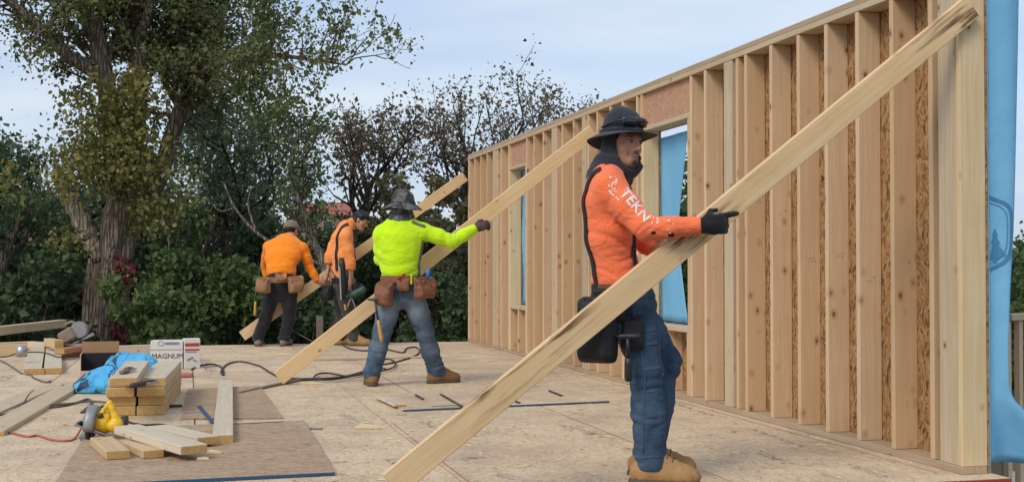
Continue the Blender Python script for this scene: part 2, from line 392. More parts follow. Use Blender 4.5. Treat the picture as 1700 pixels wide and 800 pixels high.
DX0, DX1, DY0, DY1 = -8.5, 3.862, 5.36, 16.98
deck = MB().box(((DX0 + DX1) / 2, (DY0 + DY1) / 2, -0.17), (1, 0, 0), (0, 1, 0), DX1 - DX0 - 0.02, DY1 - DY0 - 0.02, 0.298, 0.002).build('floor', M['rim'])
tag(deck, 'raised OSB subfloor deck the workers stand on', kind='structure')
def footings():
    for i, x in enumerate((-8.0, -4.0, 0.0, 3.6)):
        for y in (5.7, 11.0, 16.6):
            board('pier', (x, y, (GZ - 0.32) / 2), (0, 0, 1), (1, 0, 0), -0.32 - GZ + 0.1, 0.24, 0.24, M['oldwood'], deck)
footings()
SEAM = 1.262
def subfloor():
    k0 = int(math.floor((DX0 - SEAM) / 1.22)); k1 = int(math.ceil((DX1 - SEAM) / 1.22)); i = 0
    for k in range(k0, k1):
        xa, xb = max(SEAM + 1.22 * k, DX0), min(SEAM + 1.22 * (k + 1), DX1)
        if xb - xa < 0.16: continue
        if xb > 3.6: xb = DX1
        y = DY0 - (0 if k % 2 == 0 else 1.22)
        while y < DY1 - 0.05:
            ya, yb = max(y, DY0), min(y + 2.44, DY1)
            if yb - ya > 0.1:
                o = board('subfloor_panel', ((xa + xb) / 2, (ya + yb) / 2, -0.0092 + rng.uniform(-0.0012, 0.0008)), (0, 1, 0), (-1, 0, 0), yb - ya - 0.008, xb - xa - 0.008, 0.018, M['floor_osb'], deck, 0.0012)
                i += 1
            y += 2.44
subfloor()
board('painted_edge', ((2.62 + DX1) / 2, DY0 - 0.004, -0.0105), (1, 0, 0), (0, 1, 0), DX1 - 2.62, 0.006, 0.016, M['red_edge'], deck, 0.001)
# worn factory print on the panels: broken strokes of faded grey-blue ink
def stamp_mat():
    g = G('faded_ink'); v = g.n('ShaderNodeTexCoord').outputs['Object']; n = g.noise(v, 60, 4, 0.7); n2 = g.noise(v, 9, 2)
    d = g.n('ShaderNodeBsdfPrincipled', {'Base Color': (0.16, 0.16, 0.2, 1), 'Roughness': 0.9}); t = g.n('ShaderNodeBsdfTransparent')
    f = g.math('MULTIPLY', g.fac(n, 0.42, 0.58), g.fac(n2, 0.3, 0.6, 0.35, 0.95))
    m = g.n('ShaderNodeMixShader', {0: f, 1: t.outputs[0], 2: d.outputs[0]}); g.t.links.new(m.outputs[0], g.out.inputs['Surface']); return g.m
M['ink'] = stamp_mat()
def stamp(px0, py0, px1, py1, h=0.09, n=9, seed=0):
    r = np.random.default_rng(seed); a, b = FL(px0, py0), FL(px1, py1); d = unit(b - a); L = np.linalg.norm(b - a); s = np.array([-d[1], d[0], 0]); V = []; Fc = []
    for i in range(n):
        x0 = L * (i + 0.08) / n; w = L / n * 0.7
        for st in range(3):
            t = r.integers(0, 3)
            if t == 0: q = [(x0, 0), (x0 + w * 0.26, 0), (x0 + w * 0.26, h), (x0, h)]
            elif t == 1: yy = h * r.choice([0, 0.4, 0.8]); q = [(x0, yy), (x0 + w, yy), (x0 + w, yy + h * 0.2), (x0, yy + h * 0.2)]
            else: q = [(x0 + w * 0.74, 0), (x0 + w, 0), (x0 + w * 0.9, h), (x0 + w * 0.64, h)]
            k = len(V); zz = 0.0012 + 0.0003 * (st + 1)
            V += [a + d * p[0] + s * p[1] + np.array([0, 0, zz]) for p in q]; Fc.append([k, k + 1, k + 2, k + 3])
    o = wobj('printed_stamp', V, Fc, M['ink'], deck); return o
for i, (a, b, c, d_, h) in enumerate([(925, 706, 995, 726, .07), (555, 688, 590, 700, .09), (636, 762, 664, 776, .09), (1255, 752, 1300, 770, .07), (770, 765, 812, 760, .08), (818, 788, 850, 797, .08),
                                     (1112, 668, 1178, 690, .05), (1240, 712, 1330, 742, .045), (690, 700, 720, 712, .06), (585, 600, 612, 594, .1), (660, 618, 690, 614, .1), (10, 632, 30, 622, .12),
                                     (330, 596, 342, 618, .12), (880, 640, 915, 652, .06), (1400, 770, 1460, 792, .05)]):
    stamp(a, b, c, d_, h, 8, i)
# snapped red chalk lines
M['chalk'] = plain('red_chalk', (0.33, 0.13, 0.09), 0.95, var=0.35, nscale=20)
def chalk(X=None, Y=None, a=0, b=1, w=0.006):
    if X is not None: V = [(X - w / 2, a, .0013), (X + w / 2, a, .0013), (X + w / 2, b, .0013), (X - w / 2, b, .0013)]
    else: V = [(a, Y - w / 2, .0013), (b, Y - w / 2, .0013), (b, Y + w / 2, .0013), (a, Y + w / 2, .0013)]
    wobj('chalk_line', V, [[0, 1, 2, 3]], M['chalk'], deck)
chalk(X=2.505, a=5.45, b=9.0); chalk(X=SEAM + 0.03, a=5.45, b=8.2); chalk(X=1.75, a=10.2, b=14.5); chalk(X=3.60, a=5.6, b=16.5, w=0.005); chalk(X=-1.2, a=5.6, b=7.3); chalk(X=-2.3, a=9.5, b=12.0)

# ================================================================== STUD WALL
WXI, WXO = 3.69, 3.83           # inner face, back of studs
ZP, ZS, ZT = 0.038, 2.474, 2.55
wall = empty('stud_wall', (3.76, 11.2, 0), 'long open stud-framed timber wall standing on the deck edge, sheathed with OSB and blue wrap', 'wall')
def stud(y0, name='stud', z0=ZP, z1=ZS, mat='stud', w=0.14, x0=WXI):
    dx = rng.uniform(-0.002, 0.002); m = M[mat]
    return board(name, (x0 + w / 2 + dx, y0 - 0.019, (z0 + z1) / 2), (0, 0, 1), (1, 0, 0), z1 - z0, w, 0.038, m, wall, 0.0035)
def flat(y0, z0=ZP, z1=ZS, w=0.14, mat='stud_pale', off=0.0):
    return board('backer_stud', (WXI + 0.019 + off, y0 - w / 2, (z0 + z1) / 2), (0, 0, 1), (0, 1, 0), z1 - z0, w, 0.038, M[mat], wall, 0.0035)
Yn, Yf = 5.495, 16.90
for i, y in enumerate([16.89, 16.508, 16.146, 15.783, 15.023, 14.631, 13.81, 13.501, 13.129, 12.62, 12.414, 12.016, 11.55, 11.268, 10.884, 10.554, 10.183,
          8.991, 8.713, 8.006, 7.617, 7.239, 6.879, 6.512, 6.153, 5.78]):
    stud(y, mat='stud' if i % 5 != 2 else 'stud')
for y in (15.435, 12.778, 11.718, 8.349): flat(y)
for y in (15.24, 8.15): stud(y)
flat(5.690, mat='stud_pale', w=0.150)
for y in (16.845,): stud(y - 0.01)
stud(Yn + 0.039, name='end_stud', mat='post')
# grade stamps and nail heads on the nearer studs
def marks():
    r = np.random.default_rng(6)
    for y in (8.991, 8.713, 8.006, 7.617, 7.239, 6.879, 6.512, 6.153):
        yy = y - 0.0388; z = r.uniform(0.9, 1.7); x0 = WXI + 0.045; V = []; Fc = []
        for k in range(7):
            a, w, h, dz = x0 + 0.009 * k + r.uniform(0, .002), r.uniform(.003, .007), r.uniform(.006, .016), r.choice([0, 0, .02]); b = len(V); q = yy - .0004 - .0001 * k
            V += [(a, q, z + dz), (a + w, q, z + dz), (a + w, q, z + dz + h), (a, q, z + dz + h)]; Fc.append([b, b + 1, b + 2, b + 3])
        wobj('grade_stamp', V, Fc, M['ink'], wall)
marks()
# windows: king/trimmer studs, header, sill, cripples
def opening(yn, yf, zh, zs, far_mat):
    stud(yf, name='trimmer_stud', z1=zh, mat=far_mat); stud(yf + 0.04, name='king_stud')
    stud(yn + 0.04, name='trimmer_stud', z1=zh)
    L = yf - yn
    board('header_panel', (WXI + 0.055, (yn + yf) / 2, (zh + 0.038 + ZS) / 2), (0, 1, 0), (0, 0, 1), L, ZS - zh - 0.038 - 0.002, 0.045, M['lvl'], wall, 0.002)
    board('header_plate', (WXI + 0.07, (yn + yf) / 2, zh + 0.019), (0, 1, 0), (1, 0, 0), L - 0.002, 0.14, 0.037, M['stud_pale'], wall)
    board('window_sill', (WXI + 0.069, (yn + yf - 0.038) / 2, zs - 0.019), (0, 1, 0), (1, 0, 0), L - 0.04, 0.142, 0.038, M['stud_pale'], wall)
    for t in (0.06, 0.5, 0.97): stud(yn + L * t, name='cripple_stud', z1=zs - 0.038)
opening(8.995, 10.035, 2.158, 0.556, 'post')
opening(13.81, 14.60, 2.166, 0.566, 'post')
def runs(name, z, cuts, mat='plate', w=0.14, t=0.038, dx=0.0):
    for a, b in zip(cuts[:-1], cuts[1:]):
        board(name, (WXI + 0.07 + dx + rng.uniform(-.0015, .0015), (a + b) / 2, z), (0, 1, 0), (1, 0, 0), b - a - 0.003, w, t - 0.001, M[mat], wall, 0.003)
runs('bottom_plate', 0.019, [Yn, 8.05, 12.4, Yf], dx=-0.003)
runs('top_plate', ZS + 0.019, [Yn, 8.02, 9.05, 12.45, Yf], mat='stud_pale', dx=-0.003)
runs('top_plate', ZS + 0.057, [Yn, 8.27, 12.7, Yf], mat='plate')
# OSB sheathing on the outside
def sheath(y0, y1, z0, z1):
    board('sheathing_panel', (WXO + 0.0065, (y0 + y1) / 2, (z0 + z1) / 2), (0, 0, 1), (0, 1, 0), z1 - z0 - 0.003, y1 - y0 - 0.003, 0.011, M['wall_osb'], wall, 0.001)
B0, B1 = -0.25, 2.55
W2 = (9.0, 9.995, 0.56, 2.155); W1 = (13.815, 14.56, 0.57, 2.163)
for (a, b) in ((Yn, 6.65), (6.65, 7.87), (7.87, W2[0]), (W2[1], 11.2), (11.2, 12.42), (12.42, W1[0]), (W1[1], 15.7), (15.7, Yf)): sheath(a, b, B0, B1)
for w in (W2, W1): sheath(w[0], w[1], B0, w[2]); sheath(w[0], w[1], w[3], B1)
# ------------------------------------------------------------------ blue house wrap
def wrap_mat():
    g = G('blue_house_wrap'); v = g.obj(False); n = g.noise(v, 6, 4, 0.6); w = g.noise(v, 150, 2)
    col = g.mix(g.fac(n, 0.3, 0.7), (0.27, 0.62, 0.84), (0.33, 0.68, 0.88))
    d = g.n('ShaderNodeBsdfPrincipled', {'Base Color': col, 'Roughness': 0.5, 'Specular IOR Level': 0.3})
    bn = g.n('ShaderNodeBump', {'Height': g.math('ADD', g.noise(v, 9, 3), g.math('MULTIPLY', w, 0.06)), 'Strength': 0.35, 'Distance': 0.02}); g.t.links.new(bn.outputs[0], d.inputs['Normal'])
    t = g.n('ShaderNodeBsdfTranslucent', {'Color': (0.28, 0.66, 0.88, 1)})
    m = g.n('ShaderNodeMixShader', {0: 0.42, 1: d.outputs[0], 2: t.outputs[0]}); g.t.links.new(m.outputs[0], g.out.inputs['Surface']); return g.m
M['wrap'] = wrap_mat(); M['wrap_print'] = plain('house_wrap_print', (0.035, 0.13, 0.27), 0.5, var=0.1)
M['wrap_print_pale'] = plain('house_wrap_print_mid', (0.055, 0.20, 0.38), 0.5, var=0.1)
def sheet(name, fn, nu, nv, mat, parent, thick=0.0012):
    V = [fn(i / nu, j / nv) for i in range(nu + 1) for j in range(nv + 1)]
    Fc = np.array([[i * (nv + 1) + j, (i + 1) * (nv + 1) + j, (i + 1) * (nv + 1) + j + 1, i * (nv + 1) + j + 1] for i in range(nu) for j in range(nv)])
    o = wobj(name, V, Fc, mat, parent, True)
    md = o.modifiers.new('thickness', 'SOLIDIFY'); md.thickness = thick; return o
XW = WXO + 0.0145
def outer(y0, y1, z0, z1):
    sheet('house_wrap', lambda u, v: (XW + 0.002 + 0.0015 * math.sin(7 * u + 3 * v * 6), y0 + (y1 - y0) * u, z0 + (z1 - z0) * v), 14, 6, M['wrap'], wall)
outer(Yn, W2[0], B0, B1 + .01); outer(W2[1], W1[0], B0, B1 + .01); outer(W1[1], Yf, B0, B1 + .01)
for w in (W2, W1): outer(w[0], w[1], B0, w[2]); outer(w[0], w[1], w[3], B1 + .01)
# cut flaps left in the window openings
def cutx(v):   # near-side border of the wrap in the big opening: narrow at mid-height
    pts = sorted((WX(px, py, XW)[2], WX(px, py, XW)[1]) for px, py in ((1141, 528), (1138, 510), (1134, 480), (1129, 440), (1126, 400), (1126, 365), (1130, 330), (1136, 280), (1141, 240), (1144, 220)))
    return float(np.interp(W2[2] + 0.012 + (2.09 - W2[2]) * v, [p[0] for p in pts], [p[1] for p in pts]))
def flap2(u, v):
    far = W2[1] - 0.002; near = cutx(v); y = far + (near - far) * u
    return (XW - 0.001 + 0.012 * u * u * math.sin(v * 4.3) + 0.004 * math.sin(u * 9 + v * 5), y, W2[2] + 0.012 + (2.09 - W2[2]) * v)
sheet('wrap_flap', flap2, 10, 24, M['wrap'], wall)
sheet('wrap_flap', lambda u, v: (XW - 0.002 + 0.01 * math.sin(u * 5 + v * 9), W1[1] - 0.003 - 0.36 * u - 0.2 * u * abs(v - .5), W1[2] + 0.01 + (W1[3] - W1[2] - 0.02) * v), 8, 16, M['wrap'], wall)
# loose curtain hanging past the near end of the wall
def curtain_w(z):
    pts = [(0.05, 0.40), (0.14, 0.36), (0.22, 0.28), (0.30, 0.19), (0.37, 0.105), (0.45, 0.08), (0.6, 0.078), (0.9, 0.095), (1.2, 0.12), (1.4, 0.132), (1.7, 0.148), (2.1, 0.168), (2.6, 0.19)]
    return float(np.interp(z, [p[0] for p in pts], [p[1] for p in pts]))
def curtain(u, v):
    z = 0.055 + (2.62 - 0.055) * v - 0.03 * u * max(0.0, 1 - v * 9); w = curtain_w(max(z, 0.05)); low = max(0.0, 0.42 - z)
    return (XW + 0.004 + w * u, Yn + 0.008 + 0.022 * math.sin(u * 4.4 + z * 1.1) * u - 0.02 * u + 0.45 * low * u * math.sin(u * 5.2 + 0.4 + z * 3), z)
cur = sheet('loose_wrap_curtain', curtain, 16, 60, M['wrap'], wall)
tag(cur, 'loose blue house wrap hanging past the near end of the wall')
# printed emblem: half a shield outline with a fir tree
def on_curtain(x, z, lift=0.004):
    w = curtain_w(z); u = min(max((x - XW - 0.004) / w, 0), 1); v = (z - 0.055) / 2.565; p = curtain(u, v); return (x, p[1] - lift, z)
def band(pts, wd, name, mat, lift=0.004):
    P = [np.array(p) for p in catmull([np.array([*q, 0]) for q in pts], 6)]; V = []; Fc = []
    for i, p in enumerate(P):
        t = unit(P[min(i + 1, len(P) - 1)] - P[max(i - 1, 0)]); nrm = np.array([-t[1], t[0]])
        for s_ in (-1, 1):
            q = p[:2] + nrm * wd / 2 * s_; V.append(on_curtain(q[0], q[1], lift))
        if i: k = 2 * i; Fc.append([k - 2, k - 1, k + 1, k])
    wobj(name, V, Fc, mat, cur)
def cpt(px, py): q = WY(px, py, Yn); return (q[0], q[2])
band([cpt(1642, 327), cpt(1656, 333), cpt(1668, 342), cpt(1673, 358), cpt(1673, 395), cpt(1670, 422), cpt(1660, 438), cpt(1643, 448)], 0.017, 'emblem_outline', M['wrap_print_pale'])
band([cpt(1643, 336), cpt(1657, 342), cpt(1664, 350), cpt(1667, 362), cpt(1667, 395), cpt(1664, 418), cpt(1656, 431), cpt(1644, 438)], 0.004, 'emblem_outline', M['wrap_print_pale'])
def fir():
    pts = [(1652, 378), (1656, 392), (1654, 392), (1659, 404), (1656, 404), (1666, 424), (1655, 429), (1655, 436), (1650, 436), (1650, 430), (1644, 432), (1649, 404), (1646, 404), (1650, 392), (1648, 392)]
    V = [on_curtain(*cpt(*p)) for p in pts]; wobj('emblem_tree', V, [[0, 1, 2, 12, 13, 14], [2, 3, 4, 11, 12], [4, 5, 6, 9, 10, 11], [6, 7, 8, 9]][:0] + [list(range(len(pts)))[::-1]], M['wrap_print_pale'], cur)
fir()

# ================================================================== guard rail of the lower landing, right edge
def rail():
    root = empty('guard_rail', (4.9, 6.9, GZ + 0.18), 'pale timber guard rail beside the blue wrap at the right edge', 'railing')
    z = W(1690, 521, 7.4)[2]; a = W(1669, 521, 7.4); d = np.array([0.93, 0.36, 0])
    d = unit(d); mid = a + d * 0.9; mid[2] = z - 0.019
    board('top_rail', mid, d, np.cross([0, 0, 1], d), 1.8, 0.09, 0.038, M['stud_pale'], root)
    low = mid.copy(); low[2] = -0.42; board('bottom_rail', low, d, np.cross([0, 0, 1], d), 1.8, 0.09, 0.038, M['stud_pale'], root)
    for k, off in enumerate((0.012, 0.13, 0.25, 0.37, 0.49, 0.61, 0.9, 1.2, 1.5)):
        c = a + d * off; hh = z - 0.04 + 0.40; c[2] = z - 0.04 - hh / 2
        board('baluster', c, (0, 0, 1), d, hh, 0.038, 0.038, M['stud'], root)
    for off in (0.05, 1.7):
        c = a + d * off + np.array([-d[1], d[0], 0]) * 0.07; top = z - 0.04; c[2] = (top + GZ + 0.18) / 2
        board('rail_post', c, (0, 0, 1), d, top - GZ - 0.18, 0.09, 0.09, M['stud'], root)
rail()
pal = board('timber_offcut', (4.62, 6.55, -0.30), (1, 0.12, -0.06), (0, 1, 0), 0.9, 0.1, 0.045, M['oldwood']); tag(pal, 'grey board lying below the hem of the blue wrap', 'board')
pst = board('stake', W(531, 545, 18.2) - np.array([0, 0, 0.7]), (0, 0, 1), (1, 0, 0), 1.75, 0.09, 0.09, M['oldwood']); tag(pst, 'weathered grey stake standing behind the far deck edge', 'stake')

# far house with a red roof
def house():
    c = W(548, 443, 120); c[2] = 0; root = empty('brick_house', (c[0], c[1], GZ), 'distant house with a red hipped roof seen between the trees', 'house')
    ze, zt = W(548, 358, 120)[2], W(548, 336, 120)[2]; x, y = RV, HV; hw, hd = 3.6, 3.0
    mb = MB().box(c + np.array([0, 0, (GZ + ze) / 2]), x, y, hw * 2 - 0.8, hd * 2 - 0.6, ze - GZ, 0.02); wl = mb.build('wall', plain('house_wall', (0.25, 0.17, 0.13), 0.9, nscale=3), root)
    b = [c + x * sx * hw + y * sy * hd + np.array([0, 0, ze]) for sx, sy in ((-1, -1), (1, -1), (1, 1), (-1, 1))]
    rd = [c - x * 1.5 + np.array([0, 0, zt]), c + x * 1.5 + np.array([0, 0, zt])]
    g = G('red_roof_tiles'); v = g.obj(False); wv = g.n('ShaderNodeTexWave', {'Vector': v, 'Scale': 1.6, 'Distortion': 0.5}, bands_direction='Z').outputs['Fac']; n = g.noise(v, 2.0, 4)
    rm = g.bsdf(g.mix(g.fac(n, 0.3, 0.7), (0.28, 0.08, 0.055), (0.38, 0.13, 0.09)), 0.85, wv, 0.5, 0.05)
    dn = np.array([0, 0, -0.18])
    V = b + rd + [p + dn for p in b]
    wobj('roof', V, [[0, 1, 5, 4], [1, 2, 5], [2, 3, 4, 5], [3, 0, 4], [0, 3 + 6, 6][:0] + [6, 7, 1, 0], [7, 8, 2, 1], [8, 9, 3, 2], [9, 6, 0, 3], [9, 8, 7, 6]], rm, root)
    for k in (-1.9, 0.2, 1.9):
        w_ = board('window', c + x * k - y * (hd - 0.3 + 0.02) + np.array([0, 0, ze - 1.1]), x, (0, 0, 1), 1.0, 1.1, 0.08, plain('window_frame', (0.5, 0.5, 0.48), 0.6), root)
        pn = board('pane', c + x * k - y * (hd - 0.3 + 0.065) + np.array([0, 0, ze - 1.1]), x, (0, 0, 1), 0.85, 0.95, 0.02, plain('dark_pane', (0.03, 0.035, 0.04), 0.1), root)
house()
# ================================================================== TREES
M['bark_grey'] = bark('cottonwood_bark', (0.085, 0.064, 0.048), (0.36, 0.29, 0.225), sc=13)
M['bark_dark'] = bark('dark_bark', (0.03, 0.025, 0.02), (0.10, 0.08, 0.065), sc=12)
M['bark_pale'] = bark('pale_twig_bark', (0.12, 0.10, 0.08), (0.28, 0.24, 0.19), sc=16)
M['dead'] = bark('dead_bare_wood', (0.20, 0.15, 0.11), (0.55, 0.46, 0.36), sc=10)
LM = {
 'cotton': leafmat('cottonwood_leaves', [(0.036, 0.05, 0.022), (0.064, 0.08, 0.03), (0.09, 0.105, 0.036), (0.125, 0.128, 0.042)]),
 'yellow': leafmat('yellowing_leaves', [(0.05, 0.058, 0.02), (0.09, 0.092, 0.028), (0.13, 0.12, 0.034), (0.19, 0.15, 0.045)]),
 'dark': leafmat('dark_green_leaves', [(0.015, 0.028, 0.013), (0.03, 0.048, 0.02), (0.045, 0.066, 0.026), (0.07, 0.085, 0.034)]),
 'mid': leafmat('mid_green_leaves', [(0.025, 0.042, 0.014), (0.045, 0.07, 0.022), (0.065, 0.095, 0.03), (0.10, 0.12, 0.04)]),
 'brown': leafmat('russet_leaves', [(0.04, 0.038, 0.022), (0.075, 0.06, 0.036), (0.105, 0.07, 0.045), (0.08, 0.083, 0.04), (0.13, 0.095, 0.055)]),
 'olive': leafmat('olive_leaves', [(0.03, 0.036, 0.017), (0.055, 0.06, 0.026), (0.08, 0.08, 0.034), (0.09, 0.066, 0.036), (0.12, 0.11, 0.045)]),
 'blue': leafmat('blue_green_leaves', [(0.02, 0.036, 0.022), (0.038, 0.06, 0.033), (0.055, 0.08, 0.04), (0.085, 0.105, 0.05)]),
 'vine': leafmat('red_vine_leaves', [(0.05, 0.012, 0.015), (0.12, 0.02, 0.028), (0.16, 0.035, 0.035), (0.09, 0.06, 0.02)]),
}
def leaves_mesh(C, size, r, droop=0.25):
    """one small pointed leaf (two faces folded on the midrib) at every row of C"""
    n = len(C); d = r.normal(size=(n, 3)); d[:, 2] -= droop; d /= np.linalg.norm(d, axis=1, keepdims=True)
    q = r.normal(size=(n, 3)); s = np.cross(d, q); s /= np.linalg.norm(s, axis=1, keepdims=True); up = np.cross(s, d)
    L = (size * r.lognormal(-0.06, 0.34, n).clip(.4, 1.8))[:, None]; w = L * 0.36
    V = np.empty((n, 4, 3)); V[:, 0] = C; V[:, 1] = C + d * L * 0.42 + s * w + up * L * 0.10; V[:, 2] = C + d * L; V[:, 3] = C + d * L * 0.42 - s * w + up * L * 0.10
    b = np.arange(n) * 4; F = np.empty((n, 2, 3), dtype=np.int64); F[:, 0] = np.stack([b, b + 1, b + 2], 1); F[:, 1] = np.stack([b, b + 2, b + 3], 1)
    return V.reshape(-1, 3), F.reshape(-1, 3)
def perp(d, r):
    q = r.normal(size=3); q -= d * q.dot(d); return unit(q)
def grow(mb, tips, p, d, rad, L, lev, r, up=0.12, spread=0.6, kids=(2, 4), wob=0.16, taper=0.62, minr=0.006):
    seg = 4; pts = [p]; rads = [rad]; cur = np.array(p, float); dd = np.array(d, float)
    for i in range(seg):
        dd = unit(dd + r.normal(size=3) * wob + np.array([0, 0, up * 0.5])); cur = cur + dd * L / seg; pts.append(cur.copy()); rads.append(max(rad * (1 - (1 - taper) * (i + 1) / seg), minr))
    mb.tube(pts, rads, 5 if rad < 0.05 else 8, cap=False)
    if lev <= 0:
        for t in (1, 2, 3, 4): tips.append(pts[t])
        return
    for k in range(int(r.integers(kids[0], kids[1] + 1))):
        t = r.uniform(0.45, 1.0) if k else 1.0; i = min(int(t * seg), seg); base = pts[i]
        nd = unit(dd * (1 - spread * 0.5) + perp(dd, r) * spread * r.uniform(0.7, 1.3) + np.array([0, 0, up]))
        grow(mb, tips, base, nd, rads[i] * r.uniform(0.6, 0.8), L * r.uniform(0.62, 0.85), lev - 1, r, up, spread, kids, wob, taper, minr)
def scatter(tips, per, R_, r):
    T = np.repeat(np.array(tips), per, axis=0); return T + r.normal(size=T.shape) * R_ * np.array([1, 1, 0.8])
def tree(name, label, px, zc, H, lev=4, rad=0.16, leaf='dark', size=0.10, per=26, clump=0.22, bole=0.35, spread=0.65, barkm='bark_dark', seed=1, group='trees behind the deck', lean=(0, 0), kids=(2, 4), L0=None, minr=0.006, foot=GZ, maxl=16000):
    r = np.random.default_rng(seed); b = W(px, 443, zc); b[2] = foot
    root = empty(name, b, label, 'tree', group); mb = MB(); tips = []; top = b + np.array([0, 0, H * bole]) + RV * lean[0] + HV * lean[1]
    tp = catmull([b + np.array([0, 0, -0.2]), b + (top - b) * 0.35 + perp(ZV, r) * 0.12, b + (top - b) * 0.7 + perp(ZV, r) * 0.12, top], 4)
    mb.tube(tp, list(np.linspace(rad * 1.25, rad * 0.8, len(tp))), 9, cap=False); L = L0 or H * 0.26
    dT = unit(tp[-1] - tp[-3])
    for k in range(4):
        grow(mb, tips, tp[-1 - (k % 3)], unit(dT * 0.75 + perp(dT, r) * spread * (0.4 if k == 0 else 1.0)), rad * 0.62, L * r.uniform(0.8, 1.1), lev - 1, r, spread=spread, kids=kids, minr=minr)
    mb.build('trunk', M[barkm], root, True)
    if per:
        C = scatter(tips, per, clump, r)
        if len(C) > maxl: C = C[r.permutation(len(C))[:maxl]]
        V, F = leaves_mesh(C, size, r); wobj('crown', V, F, LM[leaf], root)
    return root
def shrub(label, px, zc, ytop, wid, leaf='dark', n=5200, size=0.11, seed=1, foot=GZ, group='shrubs behind the deck', name='shrub', dep=None):
    """multi-stemmed bush: lobes of leaves round the ends of arching stems"""
    r = np.random.default_rng(seed); b = W(px, 443, zc); b[2] = foot; top = W(px, ytop, zc)[2]; H = top - foot
    root = empty(name, b, label, 'shrub', group); mb = MB(); lobes = []
    for k in range(26):
        a = r.uniform(0, 2 * math.pi); rr = wid * math.sqrt(r.uniform(0, 1)) * 0.8; h = H * r.uniform(0.22, 0.94) * (1 - 0.35 * (rr / wid) ** 2)
        c = b + RV * math.cos(a) * rr + HV * math.sin(a) * rr * ((dep or wid) / wid) + np.array([0, 0, h]); lobes.append((c, r.uniform(0.26, 0.5) * min(wid, H) * 0.62))
        mid = (b + c) / 2 + np.array([0, 0, h * 0.12]) + r.normal(size=3) * 0.1
        mb.tube(catmull([b + r.normal(size=3) * np.array([.15, .15, 0]), mid, c], 4), list(np.linspace(0.03, 0.008, 9)), 5, cap=False)
    mb.build('stems', M['bark_dark'], root, True); C = []
    w = np.array([l[1] ** 2 for l in lobes]); w = (w / w.sum() * n).astype(int)
    for (c, R_), m in zip(lobes, w):
        d = r.normal(size=(m, 3)); d /= np.linalg.norm(d, axis=1, keepdims=True); q = R_ * (r.uniform(0.35, 1.0, m) ** 0.45)[:, None] * (1 + 0.22 * np.sin(d[:, :1] * 7 + d[:, 1:2] * 6))
        C.append(c + d * q * np.array([1, 1, 0.8]))
    C = np.concatenate(C); C = C[C[:, 2] > foot + 0.03]; V, F = leaves_mesh(C, size, r); wobj('foliage', V, F, LM[leaf], root); return root

